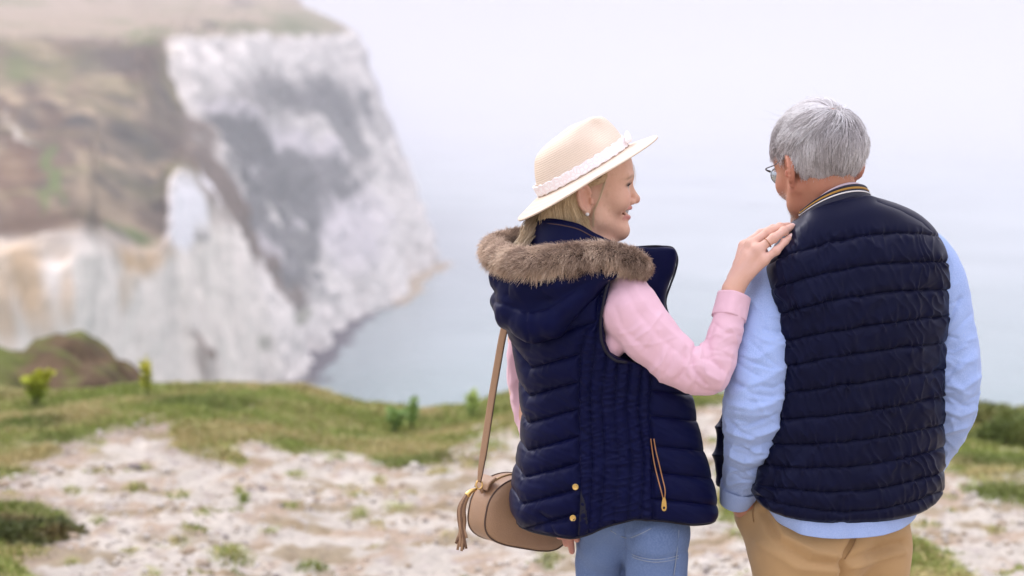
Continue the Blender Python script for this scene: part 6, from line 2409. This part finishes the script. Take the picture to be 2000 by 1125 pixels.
for lx, dy in ((1176, .055), (1281, -.055)):
    hip = pp(lx, 1095, dy)
    gx_, gy_ = hip[0] - .01, hip[1] - .01
    shoe(np.array([gx_, gy_, gz_at(np.array([gx_]), np.array([gy_]))[0]]), rad(-50), .25, 'shoe', plain('white_shoe', (.7, .68, .66), rough=.5), rubber, wom)

# ================================================================== HANDBAG
tan_l = plain('taupe_leather', (.37, .225, .13), rough=.42, spec=.45, bump=.25, bscale=420, var=.06)
tan_d = plain('dark_leather_edge', (.085, .05, .034), rough=.55)
BC = pp(1018, 998, .135)
by_ = rad(27)
ro = rad(-13)
ex_ = np.array([math.cos(by_), math.sin(by_), 0])
ey_ = np.array([-math.sin(by_), math.cos(by_), 0])
ez_ = np.array([0, 0, 1.0])
ex_, ez_ = ex_ * math.cos(ro) + ez_ * math.sin(ro), ez_ * math.cos(ro) - ex_ * math.sin(ro)
bag = empty('handbag', BC + np.array([0, 0, -.075]), 'taupe leather shoulder bag with a tassel hanging beside the woman in the hat', 'bag')
bl = lambda x, y, z: BC + x * ex_ + y * ey_ + z * ez_
na = 120
a = np.linspace(0, 2 * np.pi, na, endpoint=False)
Wb, Hb, Db = .098, .071, .038


def outline(s=1.0):
    c_, s_ = np.cos(a), np.sin(a)
    n_ = np.where(s_ > 0, 3.0, 3.6)
    w = np.where(s_ > 0, Wb * (1 - .27 * np.clip(s_, 0, 1)), Wb)
    return s * w * np.sign(c_) * np.abs(c_) ** (2 / n_), s * Hb * np.sign(s_) * np.abs(s_) ** (2 / n_)


rings = []
for y, s in ((-Db - .010, .02), (-Db - .0095, .45), (-Db - .007, .80), (-Db - .003, .95), (-Db, .992), (-Db * .9, 1.0), (-Db * .3, 1.012), (Db * .3, 1.012), (Db * .9, 1.0), (Db, .992), (Db + .003, .95), (Db + .007, .80), (Db + .0095, .45), (Db + .010, .02)):
    ox, oz = outline(s)
    rings.append(np.array([bl(x, y, z) for x, z in zip(ox, oz)]))
rings = np.array(rings)
V_ = rings.reshape(-1, 3)
V_ = V_ + (.0012 * noise3(V_ * 40))[:, None] * ey_
bagb = mesh('bag_body', V_, grid_faces(len(rings), na, True), tan_l, bag)
for y in (-Db, Db):
    ox, oz = outline(1.0)
    C_ = np.array([bl(x, y * 1.0, z) for x, z in zip(ox, oz)])
    V_, F_ = tube(np.concatenate([C_, C_[:1]]), .0017, 8, caps=False)
    mesh('piping', V_, F_, tan_d, bagb)
# zip along the top and the end tab
ox, oz = outline(1.018)
m = (np.sin(a) > .2)
C_ = np.array([bl(x, 0, z) for x, z in zip(ox[m], oz[m])])
V_, F_ = tube(C_, .0032, 6)
mesh('zip', V_, F_, plain('brass_zip', (.45, .30, .15), rough=.4, metal=.8), bagb)
tabA = [bl(-Wb * .985, -Db * .75, .030), bl(-Wb * .95, -Db * .75, .045), bl(-Wb * .83, -Db * .75, .058)]
tabB = [bl(-Wb * .985, Db * .75, .030), bl(-Wb * .95, Db * .75, .045), bl(-Wb * .83, Db * .75, .058)]
V_, F_ = sheet([q_ - ex_ * .004 for q_ in tabA], [q_ - ex_ * .004 for q_ in tabB], .003, 14, 8)
mesh('end_tab', V_, F_, tan_l, bagb)
# ring, strap
rc = pp(936, 947, .085)
aa = np.linspace(0, 2 * np.pi, 25)
V_, F_ = tube(rc + np.stack([.0062 * np.cos(aa), .003 * np.sin(aa), .0078 * np.sin(aa)], -1), .0016, 8, caps=False)
mesh('strap_ring', V_, F_, gold_m, bag)
V_, F_ = tube([rc + [.002, 0, -.006], rc + [.006, .004, -.014], bl(-Wb * .97, -.004, .030)], [.004, .0045, .0045], 8)
mesh('ring_loop', V_, F_, tan_l, bag)
st = curve([rc + [0, 0, .006], pp(938, 925, .083), pp(948, 860, .078), pp(960, 780, .072), pp(972, 710, .06), pp(982, 655, .05), pp(1000, 590, .03), pp(1040, 520, .01)], 80)
wdt = np.interp(np.linspace(0, 1, 80), [0, .04, .12, 1], [.0035, .0055, .0075, .0080])
wd = np.array([.80, -.60, .0])
tg_ = np.gradient(st, axis=0)
tg_ /= np.linalg.norm(tg_, axis=1)[:, None]
sidev = wd - tg_ * (tg_ @ wd)[:, None]
sidev /= np.linalg.norm(sidev, axis=1)[:, None]
A_, B_ = st - sidev * wdt[:, None], st + sidev * wdt[:, None]
V_, F_ = sheet(A_, B_, .0032, 80, 6)
mesh('strap', V_, F_, tan_l, bag)
V_, F_ = tube(B_, .0016, 6)
mesh('strap_edge', V_, F_, tan_d, bag)
# tassel
t0, t1 = pp(931, 955, .08), pp(912, 968, .075)
V_, F_ = tube(curve([t0, lerp(t0, t1, .5) + [0, 0, .003], t1], 10), np.linspace(.0026, .0065, 10), 12)
tass = mesh('tassel', V_, F_, gold_m, bag)
R = np.random.RandomState(9)
for k in range(16):
    an = k / 16 * 2 * math.pi
    off = np.array([math.cos(an), math.sin(an), 0]) * .0048
    ex2, ln = lerp(890, 912, R.rand()), lerp(1045, 1078, R.rand())
    C_ = curve([t1 + off * .6 + [.001, 0, .002], pp(902 + off[0] * 1200, 990, .075 + off[1] * 1.2), pp(lerp(897, 908, (math.cos(an) + 1) / 2), 1025, .075 + off[1] * 1.5), pp(ex2, ln, .075 + off[1] * 1.8)], 16)
    V_, F_ = tube(C_, np.full(16, .0030), 6, flat=.45)
    mesh('tassel_strand', V_, F_, tan_l if k % 3 else plain('tassel_brown', (.16, .085, .045), rough=.5), tass)
